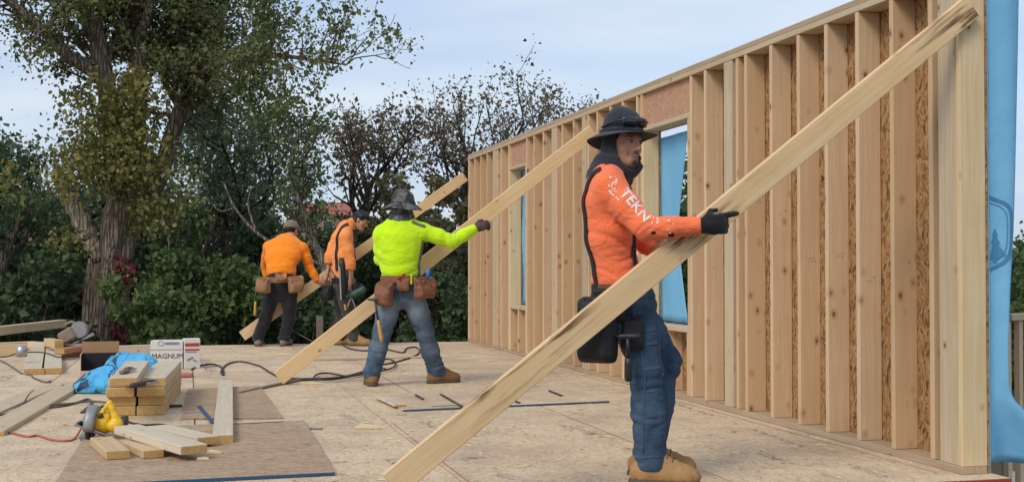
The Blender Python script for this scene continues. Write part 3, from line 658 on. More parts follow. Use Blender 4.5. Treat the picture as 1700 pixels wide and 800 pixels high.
# ---- the big old cottonwood on the left, limb by limb
def cottonwood():
    r = np.random.default_rng(11); zc = 22.5; P = lambda x, y, dz=0.0: W(x, y, zc + dz)
    b = P(178, 560); b[2] = GZ; root = empty('cottonwood_tree', b, 'huge old cottonwood with furrowed trunk, broken dead limb and yellowing leaves at left', 'tree')
    ppm = FPX / zc; mb = MB(); tips = []
    def limb(pts, rp, n=12, bumps=0.0):
        C = catmull([P(*q) for q in pts], 6); rr = np.interp(np.linspace(0, 1, len(C)), np.linspace(0, 1, len(rp)), rp) / ppm
        C = [c + r.normal(size=3) * bumps for c in C]
        mb.tube(C, list(rr), n, cap=True); return C, rr
    # lobed trunk: several strands fused side by side
    base = P(178, 560); lowp = (178, 640)
    limb([(172, 720), (173, 620), (175, 560), (178, 480), (190, 400), (205, 330), (212, 270)], [46, 37, 29, 27, 27, 26, 22], 16)
    limb([(156, 720, -.1), (154, 620, -.1), (153, 560, -.1), (155, 480, 0), (160, 430, 0)], [32, 24, 17, 16, 13], 12)
    limb([(200, 720, -.15), (196, 620, -.15), (193, 560, -.15), (198, 480, -.1), (207, 420, -.05), (224, 380, 0)], [28, 21, 16, 17, 15, 10], 12)
    limb([(177, 720, -.3), (177, 600, -.28), (176, 540, -.25), (182, 460, -.2), (195, 380, -.15)], [26, 21, 17, 16, 12], 12)
    main = []
    main.append(limb([(208, 300), (222, 230), (232, 150), (228, 70), (222, 0), (215, -90), (205, -170)], [24, 17, 13, 13, 11, 8, 5]))
    main.append(limb([(205, 330, -.1), (190, 230, -.2), (176, 140, -.3), (163, 70, -.3), (150, 0, -.3), (135, -80, -.2), (125, -160, 0)], [20, 17, 15, 14, 12, 8, 5]))
    main.append(limb([(176, 140, -.3), (150, 118, -.5), (110, 92, -.8), (75, 55, -1.0), (40, 22, -1.2), (0, -5, -1.3), (-60, -30, -1.3)], [12, 10, 9, 8, 7, 5, 3], 9))
    main.append(limb([(224, 370, 0), (262, 300, .2), (284, 230, .3), (306, 165, .3), (328, 120, .3), (352, 70, .4), (372, 10, .5), (390, -70, .6)], [15, 15, 14, 12, 10, 8, 7, 5]))
    main.append(limb([(310, 160, .3), (345, 115, -.2), (400, 95, -.8), (455, 92, -1.2), (520, 100, -1.5), (575, 108, -1.7)], [9, 7, 5, 4, 2.4, 1.2], 8))
    main.append(limb([(240, 90, .1), (262, 60, .4), (292, 30, .8), (330, -30, 1.2), (360, -90, 1.4)], [9, 8, 7, 5, 4], 8))
    main.append(limb([(228, 70), (246, 20, -.4), (255, -40, -.6), (262, -120, -.7)], [9, 8, 6, 4], 8))
    main.append(limb([(300, 180, .3), (275, 140, .6), (262, 100, .9), (268, 60, 1.2)], [7, 5, 4, 2], 7))
    # leafy shoots along the limbs
    for ci, (C, rr) in enumerate(main):
        m = len(C)
        for i in range(int(m * 0.34), m):
            for q in range(2):
                if r.uniform() < 0.80:
                    d = unit(C[min(i + 1, m - 1)] - C[i - 1]); nd = unit(d * 0.5 + perp(d, r) * 0.9 + np.array([0, 0, 0.1]))
                    grow(mb, tips, C[i], nd, max(rr[i] * 0.30, 0.014), r.uniform(0.5, 0.95), 1 if r.uniform() < .75 else 2, r, up=0.02, spread=0.8, kids=(2, 3), wob=0.25, minr=0.005)
    mb.build('trunk', M['bark_grey'], root, True)
    # broken limb, bare and pale
    db = MB(); C = catmull([P(168, 430, -.15), P(148, 395, -.25), P(128, 350, -.3), P(108, 315, -.35), P(96, 290, -.35)], 6); rr = np.interp(np.linspace(0, 1, len(C)), [0, .3, .6, .85, 1], [13, 16, 15, 12, 7]) / ppm
    db.tube(C, list(rr * (1 + 0.10 * np.sin(np.arange(len(C)) * 2.1))), 10); db.tube([C[-3], C[-1] + np.array([-0.05, 0, 0.16]), C[-1] + np.array([-0.06, 0, 0.32])], [0.09, 0.05, 0.012], 7)
    o = db.build('broken_limb', M['dead'], root, True); tag(o, 'bare pale snapped-off limb leaning left')
    bb = MB()
    bb.tube(catmull([P(180, 285, -.6), P(215, 282, -.9), P(247, 296, -1.1), P(262, 330, -1.1), P(275, 380, -1.05), P(281, 410, -1.0), P(278, 440, -1)], 6), list(np.linspace(3.2, 0.9, 37) / ppm), 6)
    bb.tube(catmull([P(247, 296, -1.1), P(252, 287, -1.2), P(280, 278, -1.3)], 4), list(np.linspace(1.8, 0.8, 9) / ppm), 5)
    bb.tube(catmull([P(205, 345, -.5), P(230, 358, -.8), P(246, 372, -.9)], 4), list(np.linspace(2.2, 0.8, 9) / ppm), 5)
    bb.tube(catmull([P(150, 395, -.5), P(125, 400, -.7), P(98, 410, -.8)], 4), list(np.linspace(2.2, 0.8, 9) / ppm), 5)
    bb.build('bare_branch', M['bark_pale'], root, True)
    T = np.array(tips); pxs = 850 + FPX * ((T - OV) @ RV) / ((T - OV) @ FV); pys = 400 - FPX * ((T - OV) @ UV) / ((T - OV) @ FV)
    keep = r.uniform(size=len(T)) < np.where(pxs > 480, 0.35, 0.95); T = T[keep]
    T = T[r.permutation(len(T))[:2300]]; Cl = np.repeat(T, 26, axis=0) + r.normal(size=(len(T) * 26, 3)) * 0.12
    print('cotton', len(Cl))
    dz = (Cl - OV) @ HV; px_ = 850 + FPX * ((Cl - OV) @ RV) / ((Cl - OV) @ FV); py_ = 400 - FPX * ((Cl - OV) @ UV) / ((Cl - OV) @ FV)
    Cl = Cl[(dz > zc - 0.25) | (r.uniform(size=len(Cl)) < 0.42) | (px_ > 400)]
    V, F = leaves_mesh(Cl, 0.075, r, 0.5); wobj('crown', V, F, LM['cotton'], root)
    # drooping yellow-green sprays in front of the trunk
    Y = []
    for (x, y, sx, sy, m) in ((200, 175, 46, 36, 46), (175, 225, 52, 30, 44), (225, 235, 40, 34, 36), (140, 255, 42, 26, 34), (190, 290, 60, 26, 36), (110, 300, 30, 26, 18), (250, 280, 32, 30, 22), (245, 350, 26, 34, 24), (220, 140, 26, 26, 18), (130, 180, 34, 30, 14), (112, 410, 22, 20, 9), (200, 470, 10, 26, 5), (285, 330, 20, 24, 10), (10, 300, 14, 22, 7)):
        for k in range(m):
            c = P(x + r.normal() * sx * .62, y + r.normal() * sy * .62, -0.8 + r.normal() * 0.4); Y.append(c + r.normal(size=(24, 3)) * np.array([0.16, 0.16, 0.13]))
    V, F = leaves_mesh(np.concatenate(Y), 0.085, r, 0.5); wobj('yellow_foliage', V, F, LM['yellow'], root)
    Vn = []
    for (x, y, sx, sy, m) in ((209, 452, 6, 14, 120), (206, 510, 7, 16, 50), (199, 548, 7, 12, 110), (190, 430, 8, 10, 20), (133, 470, 5, 30, 18)):
        for k in range(m): Vn.append(P(x + r.normal() * sx, y + r.normal() * sy, -0.42 - abs(r.normal()) * 0.05))
    V, F = leaves_mesh(np.array(Vn), 0.09, r, 0.7); wobj('red_vine', V, F, LM['vine'], root)
    r2 = tree('cottonwood_tree', 'grey tree trunk with red vine at the far left edge', -8, 23, 4.4, lev=3, rad=0.22, leaf='dark', per=16, seed=77, barkm='bark_grey', size=0.10, bole=0.55, L0=.8, group='trees behind the deck')
    Vn = np.array([W(4 + r.normal() * 6, 520 + r.normal() * 9, 22.7) for k in range(60)]); V, F = leaves_mesh(Vn, 0.09, r, 0.6); wobj('red_vine', V, F, LM['vine'], r2)
cottonwood()
T = tree
T('broadleaf_tree', 'dense dark green tree left of the big cottonwood', 35, 27, 7.3, 4, 0.16, 'blue', 0.11, 30, 0.26, 0.30, 0.7, seed=3)
T('broadleaf_tree', 'dark leafy tree showing just behind the broken limb of the cottonwood', 120, 30, 6.0, 4, 0.16, 'dark', 0.12, 20, 0.28, 0.30, 0.7, seed=4)
T('broadleaf_tree', 'airy blue-green tree between the cottonwood and the bent pale trunk', 395, 28, 7.4, 4, 0.11, 'blue', 0.10, 17, 0.24, 0.34, 0.5, seed=5, maxl=7000)
T('broadleaf_tree', 'thin green tree rising behind the right-hand limb of the cottonwood', 330, 32, 6.8, 4, 0.12, 'blue', 0.11, 10, 0.26, 0.36, 0.6, seed=25, maxl=5000)
T('broadleaf_tree', 'dark russet-tinged tree above the red-roofed house', 600, 30, 7.0, 4, 0.13, 'brown', 0.09, 8, 0.15, 0.5, 0.5, seed=6, maxl=7000, L0=1.35)
T('broadleaf_tree', 'sparse russet tree with bare twigs, tallest right of the sky gap', 775, 31, 7.9, 4, 0.16, 'brown', 0.088, 6, 0.15, 0.42, 0.62, seed=9, maxl=7500, kids=(2, 4))
T('broadleaf_tree', 'thin russet-green tree whose tips show just over the far top plate', 868, 33, 7.2, 4, 0.12, 'brown', 0.09, 9, 0.2, 0.40, 0.5, seed=10, maxl=8000)
#T('broadleaf_tree', 'slender half-bare tree between the russet trees', 690, 32, 6.7, 4, 0.10, 'brown', 0.10, 8, 0.2, 0.42, 0.5, seed=12, maxl=7000)
T('broadleaf_tree', 'green tree filling the view through the far window gap', 1185, 30, 6.9, 4, 0.15, 'mid', 0.13, 34, 0.34, 0.30, 0.7, seed=13)
T('broadleaf_tree', 'green tree at the right edge beyond the blue wrap', 1745, 26, 5.0, 4, 0.15, 'mid', 0.11, 34, 0.26, 0.26, 0.75, seed=14)
def bent_trunk():
    r = np.random.default_rng(5); zc = 21.0; P = lambda x, y, dz=0.0: W(x, y, zc + dz); b = P(560, 560); b[2] = GZ
    root = empty('bare_tree', b, 'slim bent pale trunk with bare twigs behind the bending worker', 'tree', 'trees behind the deck'); mb = MB(); ppm = FPX / zc; tips = []
    def lb(pts, a, c): C = catmull([P(*q) for q in pts], 6); mb.tube(C, list(np.linspace(a, c, len(C)) / ppm), 8); return C
    C = lb([(562, 640), (550, 520), (538, 440), (520, 400), (507, 360), (492, 320), (484, 280), (490, 240), (500, 215)], 9, 3.2)
    lb([(485, 285), (505, 262), (520, 240), (528, 218)], 3, 1); lb([(492, 320), (510, 296), (532, 285)], 2.4, .8); lb([(538, 440), (480, 420), (425, 385), (390, 345), (372, 305)], 4, 1.4); lb([(425, 385), (412, 340), (418, 310)], 2.2, .8)
    lb([(390, 345), (365, 350), (345, 330)], 1.6, .7); lb([(520, 400), (512, 420), (470, 440)], 2, .8)
    for i in range(18, len(C)):
        for q in range(2): grow(mb, tips, C[i], unit(perp(unit(C[i] - C[i - 1]), r) + ZV * 0.5), 0.014, r.uniform(.25, .5), 1, r, minr=0.004)
    mb.build('trunk', M['bark_pale'], root, True); V, F = leaves_mesh(scatter(tips, 2, 0.1, r), 0.07, r); wobj('crown', V, F, LM['mid'], root)
bent_trunk()
S = shrub
S('dark shrub at the far left behind the lumber pile', 20, 21, 400, 1.7, 'dark', 7000, 0.11, 21)
S('dark bush between the lumber pile and the cottonwood trunk', 95, 25, 370, 1.8, 'dark', 7000, 0.12, 22)
S('green bush right of the cottonwood trunk, with low sunlit leaves', 285, 20.5, 395, 1.25, 'mid', 8000, 0.10, 23)
S('broad green bush left of the bending worker', 375, 21.5, 385, 1.35, 'mid', 8500, 0.10, 24)
S('dark bush right behind the bending worker', 455, 24.5, 355, 1.6, 'dark', 8000, 0.11, 25)
S('light green bush under the red roof', 545, 27, 366, 1.3, 'mid', 8000, 0.11, 26)
S('olive bush behind the worker with the nail gun', 615, 24, 385, 1.4, 'dark', 8000, 0.10, 27)
S('tall olive thicket behind the lime-shirted worker', 680, 25, 262, 1.5, 'olive', 13000, 0.10, 28)
S('olive thicket close to the far end of the wall', 770, 24, 285, 1.3, 'olive', 12000, 0.10, 29)
S('dense bush right below the lime-shirted worker', 735, 21, 395, 1.2, 'dark', 9000, 0.09, 30)
S('dark bush directly behind the cottonwood trunk', 205, 26, 350, 1.9, 'dark', 8000, 0.12, 31)
S('low dark bush below the slim bent trunk', 520, 21.5, 440, 1.1, 'dark', 7000, 0.10, 32)
S('bush filling the big window gap', 1150, 24, 330, 1.9, 'dark', 8000, 0.12, 33)
S('light green bush beside the guard rail', 1730, 20, 330, 1.0, 'mid', 7000, 0.10, 34)
S('dark bush low behind the guard rail', 1700, 17, 500, 1.0, 'dark', 6000, 0.09, 35)
S('tall dense green thicket right of the cottonwood, behind the front bushes', 300, 34, 300, 2.6, 'mid', 8000, 0.14, 41)
S('tall dense green thicket straight behind the bending worker', 425, 36, 318, 2.6, 'blue', 8000, 0.14, 42)
S('dense olive thicket right of the red roof', 640, 33, 300, 1.7, 'olive', 8000, 0.13, 43)
S('tall dark thicket behind the far left pile', 60, 33, 290, 3.0, 'blue', 8000, 0.14, 44)
def far_wood():
    r = np.random.default_rng(3); C = []
    for k in range(150):
        px = r.uniform(-150, 1900); zc = r.uniform(48, 70); p = W(px, 443, zc); h = r.uniform(2.4, 4.4) * (1.0 if px < 480 or px > 620 else 0.62); 
        m = 190; d = r.normal(size=(m, 3)); d /= np.linalg.norm(d, axis=1, keepdims=True); C.append(np.array([p[0], p[1], GZ + h * 0.55]) + d * np.array([2.2, 2.2, h * 0.5]) * (r.uniform(0.3, 1, m) ** .4)[:, None])
    V, F = leaves_mesh(np.concatenate(C), 0.42, r); o = wobj('far_wood', V, F, LM['dark']); tag(o, 'dark mass of woodland far behind the deck', 'woodland', kind='stuff')
far_wood()
# ================================================================== FIGURES: smooth distance fields turned into one skin
def axis_pts(lo, hi, step, fine=()):
    """grid line positions; fine = (a, b, step) intervals"""
    out = [lo]; x = lo
    while x < hi:
        st = step
        for a, b, f in fine:
            if a - step <= x <= b: st = min(st, f)
        x += st; out.append(x)
    return np.array(out)
class Field:
    def __init__(s, lo, hi, vox, fine=None):
        fine = fine or [(), (), ()]
        s.ax = [axis_pts(lo[i], hi[i], vox, fine[i]) for i in range(3)]
        s.D = np.full([len(a) for a in s.ax], 1.0, np.float32)
    def block(s, lo, hi):
        sl = tuple(slice(max(np.searchsorted(s.ax[i], lo[i]) - 1, 0), min(np.searchsorted(s.ax[i], hi[i]) + 1, len(s.ax[i]))) for i in range(3))
        g = np.meshgrid(*[s.ax[i][sl[i]] for i in range(3)], indexing='ij'); return sl, np.stack(g, -1)
    def _u(s, sl, d, k):
        a = s.D[sl]
        if k > 0:
            h = np.maximum(k - np.abs(a - d), 0) / k; s.D[sl] = np.minimum(a, d) - h * h * k * 0.25
        else: s.D[sl] = np.minimum(a, d)
    def cone(s, a, b, ra, rb, k=0.02):
        a, b = np.asarray(a, float), np.asarray(b, float); m = max(ra, rb) + k + 0.03
        sl, p = s.block(np.minimum(a, b) - m, np.maximum(a, b) + m)
        if p.size == 0: return s
        ba = b - a; t = np.clip((p - a) @ ba / (ba @ ba + 1e-12), 0, 1); d = np.linalg.norm(p - a - t[..., None] * ba, axis=-1) - (ra + (rb - ra) * t); s._u(sl, d, k); return s
    def chain(s, pts, rs, k=0.02):
        for i in range(len(pts) - 1): s.cone(pts[i], pts[i + 1], rs[i], rs[i + 1], k)
        return s
    def ell(s, c, axes, rad, k=0.02, sub=False):
        c = np.asarray(c, float); A = np.array([unit(a) for a in axes]); rad = np.array(rad); m = rad.max() + k + 0.03
        sl, p = s.block(c - m, c + m)
        if p.size == 0: return s
        q = (p - c) @ A.T / rad; l = np.linalg.norm(q, axis=-1); d = (l - 1) * rad.min() if not sub else (l - 1) * rad.min()
        if sub:
            a = s.D[sl]; h = np.maximum(k - np.abs(-d - a), 0) / k if k > 0 else 0; s.D[sl] = np.maximum(a, -d) + h * h * k * 0.25
        else: s._u(sl, d, k)
        return s
    def loft(s, secs, k=0.03):
        """secs: (centre, lateral vector, half width, half depth)"""
        for (c0, l0, a0, b0), (c1, l1, a1, b1) in zip(secs[:-1], secs[1:]):
            c0, c1 = np.asarray(c0, float), np.asarray(c1, float); m = max(a0, a1, b0, b1) + k + 0.03; sl, p = s.block(np.minimum(c0, c1) - m, np.maximum(c0, c1) + m)
            w = c1 - c0; L = np.linalg.norm(w); w = w / L; t0 = (p - c0) @ w / L; t = np.clip(t0, 0, 1); q = p - c0 - t[..., None] * w * L; over = (t0 - t) * L
            la = unit(l0 - w * np.dot(l0, w)); lb = unit(l1 - w * np.dot(l1, w)); lt = la + (lb - la) * t[..., None]; lt /= np.linalg.norm(lt, axis=-1, keepdims=True)
            dv = np.cross(w, lt); a = a0 + (a1 - a0) * t; b = b0 + (b1 - b0) * t; e = np.minimum(a, b)
            r = np.sqrt(((q * lt).sum(-1) / a) ** 2 + ((q * dv).sum(-1) / b) ** 2 + (over / e) ** 2); s._u(sl, (r - 1) * e, k)
        return s
    def cut(s, p0, n, k=0.0, lo=None, hi=None):
        """remove everything on the +n side of a plane (inside an optional box)"""
        n = unit(n); sl, p = s.block(lo, hi) if lo is not None else (tuple(slice(0, len(a)) for a in s.ax), np.stack(np.meshgrid(*s.ax, indexing='ij'), -1))
        s.D[sl] = np.maximum(s.D[sl], (p - np.asarray(p0)) @ n); return s
    def warp(s, fn, lo=None, hi=None):
        sl, p = s.block(lo, hi) if lo is not None else (tuple(slice(0, len(a)) for a in s.ax), np.stack(np.meshgrid(*s.ax, indexing='ij'), -1))
        near = np.abs(s.D[sl]) < 0.06; D = s.D[sl]
        if near.any(): D[near] += fn(p[near])
        s.D[sl] = D; return s
    def mesh(s):
        D = s.D; ins = D < 0; n = D.shape
        c = [D[i:n[0] - 1 + i, j:n[1] - 1 + j, k:n[2] - 1 + k] for i in (0, 1) for j in (0, 1) for k in (0, 1)]
        sg = sum((x < 0).astype(np.int8) for x in c); act = (sg > 0) & (sg < 8); I = np.argwhere(act)
        idx = np.full(act.shape, -1, np.int64); idx[act] = np.arange(len(I)); vals = np.stack([x[act] for x in c], 1)
        off = np.array([(i, j, k) for i in (0, 1) for j in (0, 1) for k in (0, 1)]); acc = np.zeros((len(I), 3)); cnt = np.zeros(len(I))
        for a in range(8):
            for b in range(a + 1, 8):
                if np.abs(off[a] - off[b]).sum() != 1: continue
                va, vb = vals[:, a], vals[:, b]; m = (va < 0) != (vb < 0); t = np.where(m, va / (va - vb + 1e-12), 0)
                acc += np.where(m[:, None], off[a] + (off[b] - off[a]) * t[:, None], 0); cnt += m
        pos = I + acc / cnt[:, None]; V = np.stack([np.interp(pos[:, i], np.arange(n[i]), s.ax[i]) for i in range(3)], 1); Q = []
        for ax in range(3):
            u, v = (ax + 1) % 3, (ax + 2) % 3; sl0 = [slice(None)] * 3; sl1 = [slice(None)] * 3; sl0[ax] = slice(0, n[ax] - 1); sl1[ax] = slice(1, n[ax]); A, B = ins[tuple(sl0)], ins[tuple(sl1)]
            E = np.argwhere(A != B); E = E[(E[:, u] > 0) & (E[:, v] > 0) & (E[:, u] < n[u] - 1) & (E[:, v] < n[v] - 1)]
            if len(E) == 0: continue
            fl = A[tuple(E.T)]; qs = []
            for du, dv in ((0, 0), (-1, 0), (-1, -1), (0, -1)):
                e = E.copy(); e[:, u] += du; e[:, v] += dv; qs.append(idx[tuple(e.T)])
            q = np.stack(qs, 1); q[~fl] = q[~fl][:, ::-1]; Q.append(q)
        Q = np.concatenate(Q); Q = Q[(Q >= 0).all(1)]; return V, Q
    def build(s, name, mat, parent, relax=1):
        V, Q = s.mesh()
        for _ in range(relax):      # a light smoothing pass
            acc = np.zeros_like(V); c = np.zeros(len(V))
            for a in range(4):
                b = (a + 1) % 4; np.add.at(acc, Q[:, a], V[Q[:, b]]); np.add.at(acc, Q[:, b], V[Q[:, a]]); np.add.at(c, Q[:, a], 1); np.add.at(c, Q[:, b], 1)
            V = V * 0.5 + 0.5 * acc / np.maximum(c, 1)[:, None]
        o = wobj(name, V, Q, mat, parent, True); s.V, s.Q = V, Q; return o
def setattr_f(o, name, vals):
    a = o.data.attributes.new(name, 'FLOAT', 'POINT'); a.data.foreach_set('value', np.asarray(vals, np.float32))
def setcol(o, name, cols):
    a = o.data.attributes.new(name, 'FLOAT_COLOR', 'POINT'); c = np.ones((len(cols), 4), np.float32); c[:, :3] = cols; a.data.foreach_set('color', c.ravel())
_lat = np.random.default_rng(99).uniform(-1, 1, (32, 32, 32)).astype(np.float32)
def noise3(q):
    i = np.floor(q).astype(np.int64); f = q - i; f = f * f * (3 - 2 * f); i &= 31; j = (i + 1) & 31; x, y, z = f[..., 0], f[..., 1], f[..., 2]
    L = lambda a, b, c: _lat[a, b, c]
    x0 = L(i[..., 0], i[..., 1], i[..., 2]) * (1 - x) + L(j[..., 0], i[..., 1], i[..., 2]) * x; x1 = L(i[..., 0], j[..., 1], i[..., 2]) * (1 - x) + L(j[..., 0], j[..., 1], i[..., 2]) * x
    x2 = L(i[..., 0], i[..., 1], j[..., 2]) * (1 - x) + L(j[..., 0], i[..., 1], j[..., 2]) * x; x3 = L(i[..., 0], j[..., 1], j[..., 2]) * (1 - x) + L(j[..., 0], j[..., 1], j[..., 2]) * x
    return (x0 * (1 - y) + x1 * y) * (1 - z) + (x2 * (1 - y) + x3 * y) * z
def folds(amp, wl, d, seed=0, warp_=0.5, gain=1.0):
    """irregular creases running across direction d: ridged noise stretched along the crease"""
    r = np.random.default_rng(seed + 50); d = unit(d + r.normal(size=3) * 0.18); n1 = perp(d, r); n2 = np.cross(d, n1); o = r.uniform(0, 30, 3)
    def fn(p):
        q = np.stack([p @ d / wl, p @ n1 / (wl * 4.2), p @ n2 / (wl * 4.2)], -1) * 1.15 + o
        q = q + warp_ * np.stack([noise3(q * 0.6 + 7), noise3(q * 0.6 + 13), noise3(q * 0.6 + 19)], -1) * np.array([1.2, 0.6, 0.6])
        n = noise3(q); m = noise3(q * 1.7 + 3); a = np.exp(-(n / 0.13) ** 2); b = np.exp(-(m / 0.12) ** 2); return amp * gain * (1.5 * a + 0.8 * b - 0.6 - 1.3 * (np.abs(n) - .3))
    return fn
def masked(fn, c, rad):
    c = np.asarray(c)
    return lambda p: fn(p) * np.exp(-(((p - c) ** 2).sum(-1)) / (rad * 1.35) ** 2)

def skin_mat():
    g = G('skin'); a = g.n('ShaderNodeAttribute', attribute_name='tone').outputs['Color']; v = g.obj(False); n = g.noise(v, 70, 3)
    return g.bsdf(g.mix(g.math('MULTIPLY', n, 0.25), a, (0.16, 0.07, 0.045)), 0.5, n, 0.08, 0.002, **{'Subsurface Weight': 0.08, 'Subsurface Radius': (0.012, 0.005, 0.003), 'Specular IOR Level': 0.4})
M['skin'] = skin_mat()
SK = np.array([0.54, 0.295, 0.19])

def hand(F, wr, d, nrm, th, s=1.0, curl=(0.5, 0.6, 0.5), spread=0.0, r=0.0095, index=None, k=0.008):
    """palm + four fingers + thumb. wr wrist, d towards the fingers, nrm out of the palm, th side of the thumb"""
    d = unit(d); nrm = unit(nrm - d * np.dot(nrm, d)); th = unit(np.cross(d, nrm)) * np.sign(np.dot(np.cross(d, nrm), th) or 1); wr = np.asarray(wr, float)
    pc = wr + d * 0.05 * s; F.ell(pc, (d, th, nrm), (0.056 * s, 0.043 * s, 0.021 * s), 0.012); F.cone(wr - d * .02, wr + d * 0.03 * s, 0.026 * s, 0.026 * s, 0.015)
    for i, (o, L) in enumerate(((0.031, 0.92), (0.0105, 1.0), (-0.0105, 0.94), (-0.030, 0.76))):
        p = wr + d * (0.088 - abs(o) * 0.22) * s + th * o * s; dd = unit(d + th * spread * o * 20); cu = curl if not (index and i == 0) else index
        for j, (l, c) in enumerate(zip((0.045, 0.028, 0.022), cu)):
            nn = unit(nrm - dd * np.dot(nrm, dd)) if j == 0 else nn; nd = unit(dd * math.cos(c) + nn * math.sin(c)); nn = unit(nn * math.cos(c) - dd * math.sin(c)); dd = nd
            q = p + dd * l * L * s; F.cone(p, q, (r - 0.0006 * j) * s, (r - 0.0006 * (j + 1)) * s, k); p = q
    p = wr + d * 0.022 * s + th * 0.028 * s; q = p + (d * 0.55 + th * 0.6 + nrm * 0.45) * 0.045 * s; F.cone(p, q, 0.0145 * s, 0.0115 * s, 0.012)
    F.cone(q, q + unit(d * 0.9 + nrm * 0.45 + th * 0.1) * 0.034 * s, 0.0110 * s, 0.0090 * s, k)
def head(F, c, fw, up, s=1.0, hair=False):
    """c between the ears; fw face direction"""
    fw = unit(fw); up = unit(up - fw * np.dot(up, fw)); lf = np.cross(up, fw); A = (fw, lf, up); P = lambda x, y, z: c + (fw * x + lf * y + up * z) * s
    F.ell(P(-0.012, 0, 0.035), A, np.array((0.096, 0.077, 0.092)) * s, 0.02); F.ell(P(0.030, 0, -0.040), A, np.array((0.064, 0.053, 0.075)) * s, 0.03)
    F.ell(P(0.070, 0, -0.092), A, np.array((0.024, 0.026, 0.020)) * s, 0.025); F.ell(P(0.05, 0.040, -0.022), A, np.array((.028, .024, .024)) * s, .02); F.ell(P(0.05, -0.040, -0.022), A, np.array((.028, .024, .024)) * s, .02)
    F.cone(P(0.082, -0.03, 0.030), P(0.082, 0.03, 0.030), 0.011 * s, 0.011 * s, 0.018)
    for y in (-1, 1): F.ell(P(0.100, 0.031 * y, 0.008), A, np.array((.015, .017, .011)) * s, 0.012, sub=True); F.ell(P(0.083, 0.031 * y, 0.007), A, np.array((.012, .014, .011)) * s, 0.003)
    F.cone(P(0.090, 0, 0.018), P(0.113, 0, -0.026), 0.008 * s, 0.0115 * s, 0.012); F.cone(P(0.096, -0.013, -0.031), P(0.096, 0.013, -0.031), 0.0085 * s, 0.0085 * s, 0.008)
    F.cone(P(0.088, -0.019, -0.057), P(0.088, 0.019, -0.057), 0.006 * s, 0.006 * s, 0.006); F.cone(P(0.096, 0, -0.056), P(0.092, 0.0, -0.068), 0.006 * s, 0.0075 * s, 0.007); F.cone(P(0.087, -0.015, -0.068), P(0.087, 0.015, -0.068), 0.0065 * s, 0.0065 * s, 0.005)
    for y in (-1, 1): F.ell(P(-0.008, 0.076 * y, -0.004), A, np.array((.018, .009, .030)) * s, 0.006)
    return A, P
def head_tones(V, c, A, s=1.0, goatee=0.0, hair=False):
    q = (V - c) @ np.array([unit(a) for a in A]).T / s; x, y, z = q.T; col = np.repeat(SK[None], len(V), 0)
    def put(m, cc): col[:] = col + (np.asarray(cc) - col) * np.clip(m, 0, 1)[:, None]
    front = (x > 0.05) & (np.abs(y) < 0.075) & (np.abs(z) < .13)
    g = lambda cx, cy, cz, rx, ry, rz: np.exp(-(((x - cx) / rx) ** 2 + ((y - cy) / ry) ** 2 + ((z - cz) / rz) ** 2)) * front
    put(1.0 * g(0.09, 0, -0.062, .03, .024, .0095), (0.27, 0.085, 0.07)); zs = z - 9 * y * y; sm = np.exp(-(((x - .09) / .03) ** 2 + (y / .026) ** 2 + ((zs + .0615) / .003) ** 2)) * front; put(1.3 * sm, (0.05, 0.02, 0.02)); put(.7 * np.exp(-(((x - .09) / .03) ** 2 + (y / .017) ** 2 + ((zs + .0585) / .0022) ** 2)) * front, (0.55, 0.48, 0.42))
    for sy in (-1, 1): put(0.75 * g(.085, .036 * sy, -.052, .03, .005, .020), (0.13, 0.055, 0.04))  # smile folds, like the mouth line above: crease shade painted into the skin colour
    put(0.35 * (g(.08, .045, -.03, .04, .025, .02) + g(.08, -.045, -.03, .04, .025, .02)), (0.36, 0.15, 0.09))
    for sy in (-1, 1):
        put(1.1 * g(.09, .032 * sy, .030, .04, .021, .006), (0.012, 0.009, 0.008)); put(1.2 * g(.095, .031 * sy, .008, .02, .013, .006), (0.30, 0.27, 0.25)); put(1.3 * g(.098, .031 * sy, .008, .02, .006, .0065), (0.008, 0.006, 0.006)); put(0.9 * g(.095, .031 * sy, .015, .03, .017, .0035), (0.01, 0.008, 0.008))
    if goatee: put(goatee * (1.2 * g(.088, 0, -.094, .05, .026, .020) + 1.0 * g(.1, 0, -.047, .03, .026, .007)), (0.025, 0.018, 0.015))
    if hair: put(((z > 0.045 - 0.9 * np.minimum(x - 0.05, 0) * 0 ) & (x < 0.082)) | ((x < -0.01) & (z > -0.055)) * 1.0, (0.008, 0.007, 0.007))
    return col
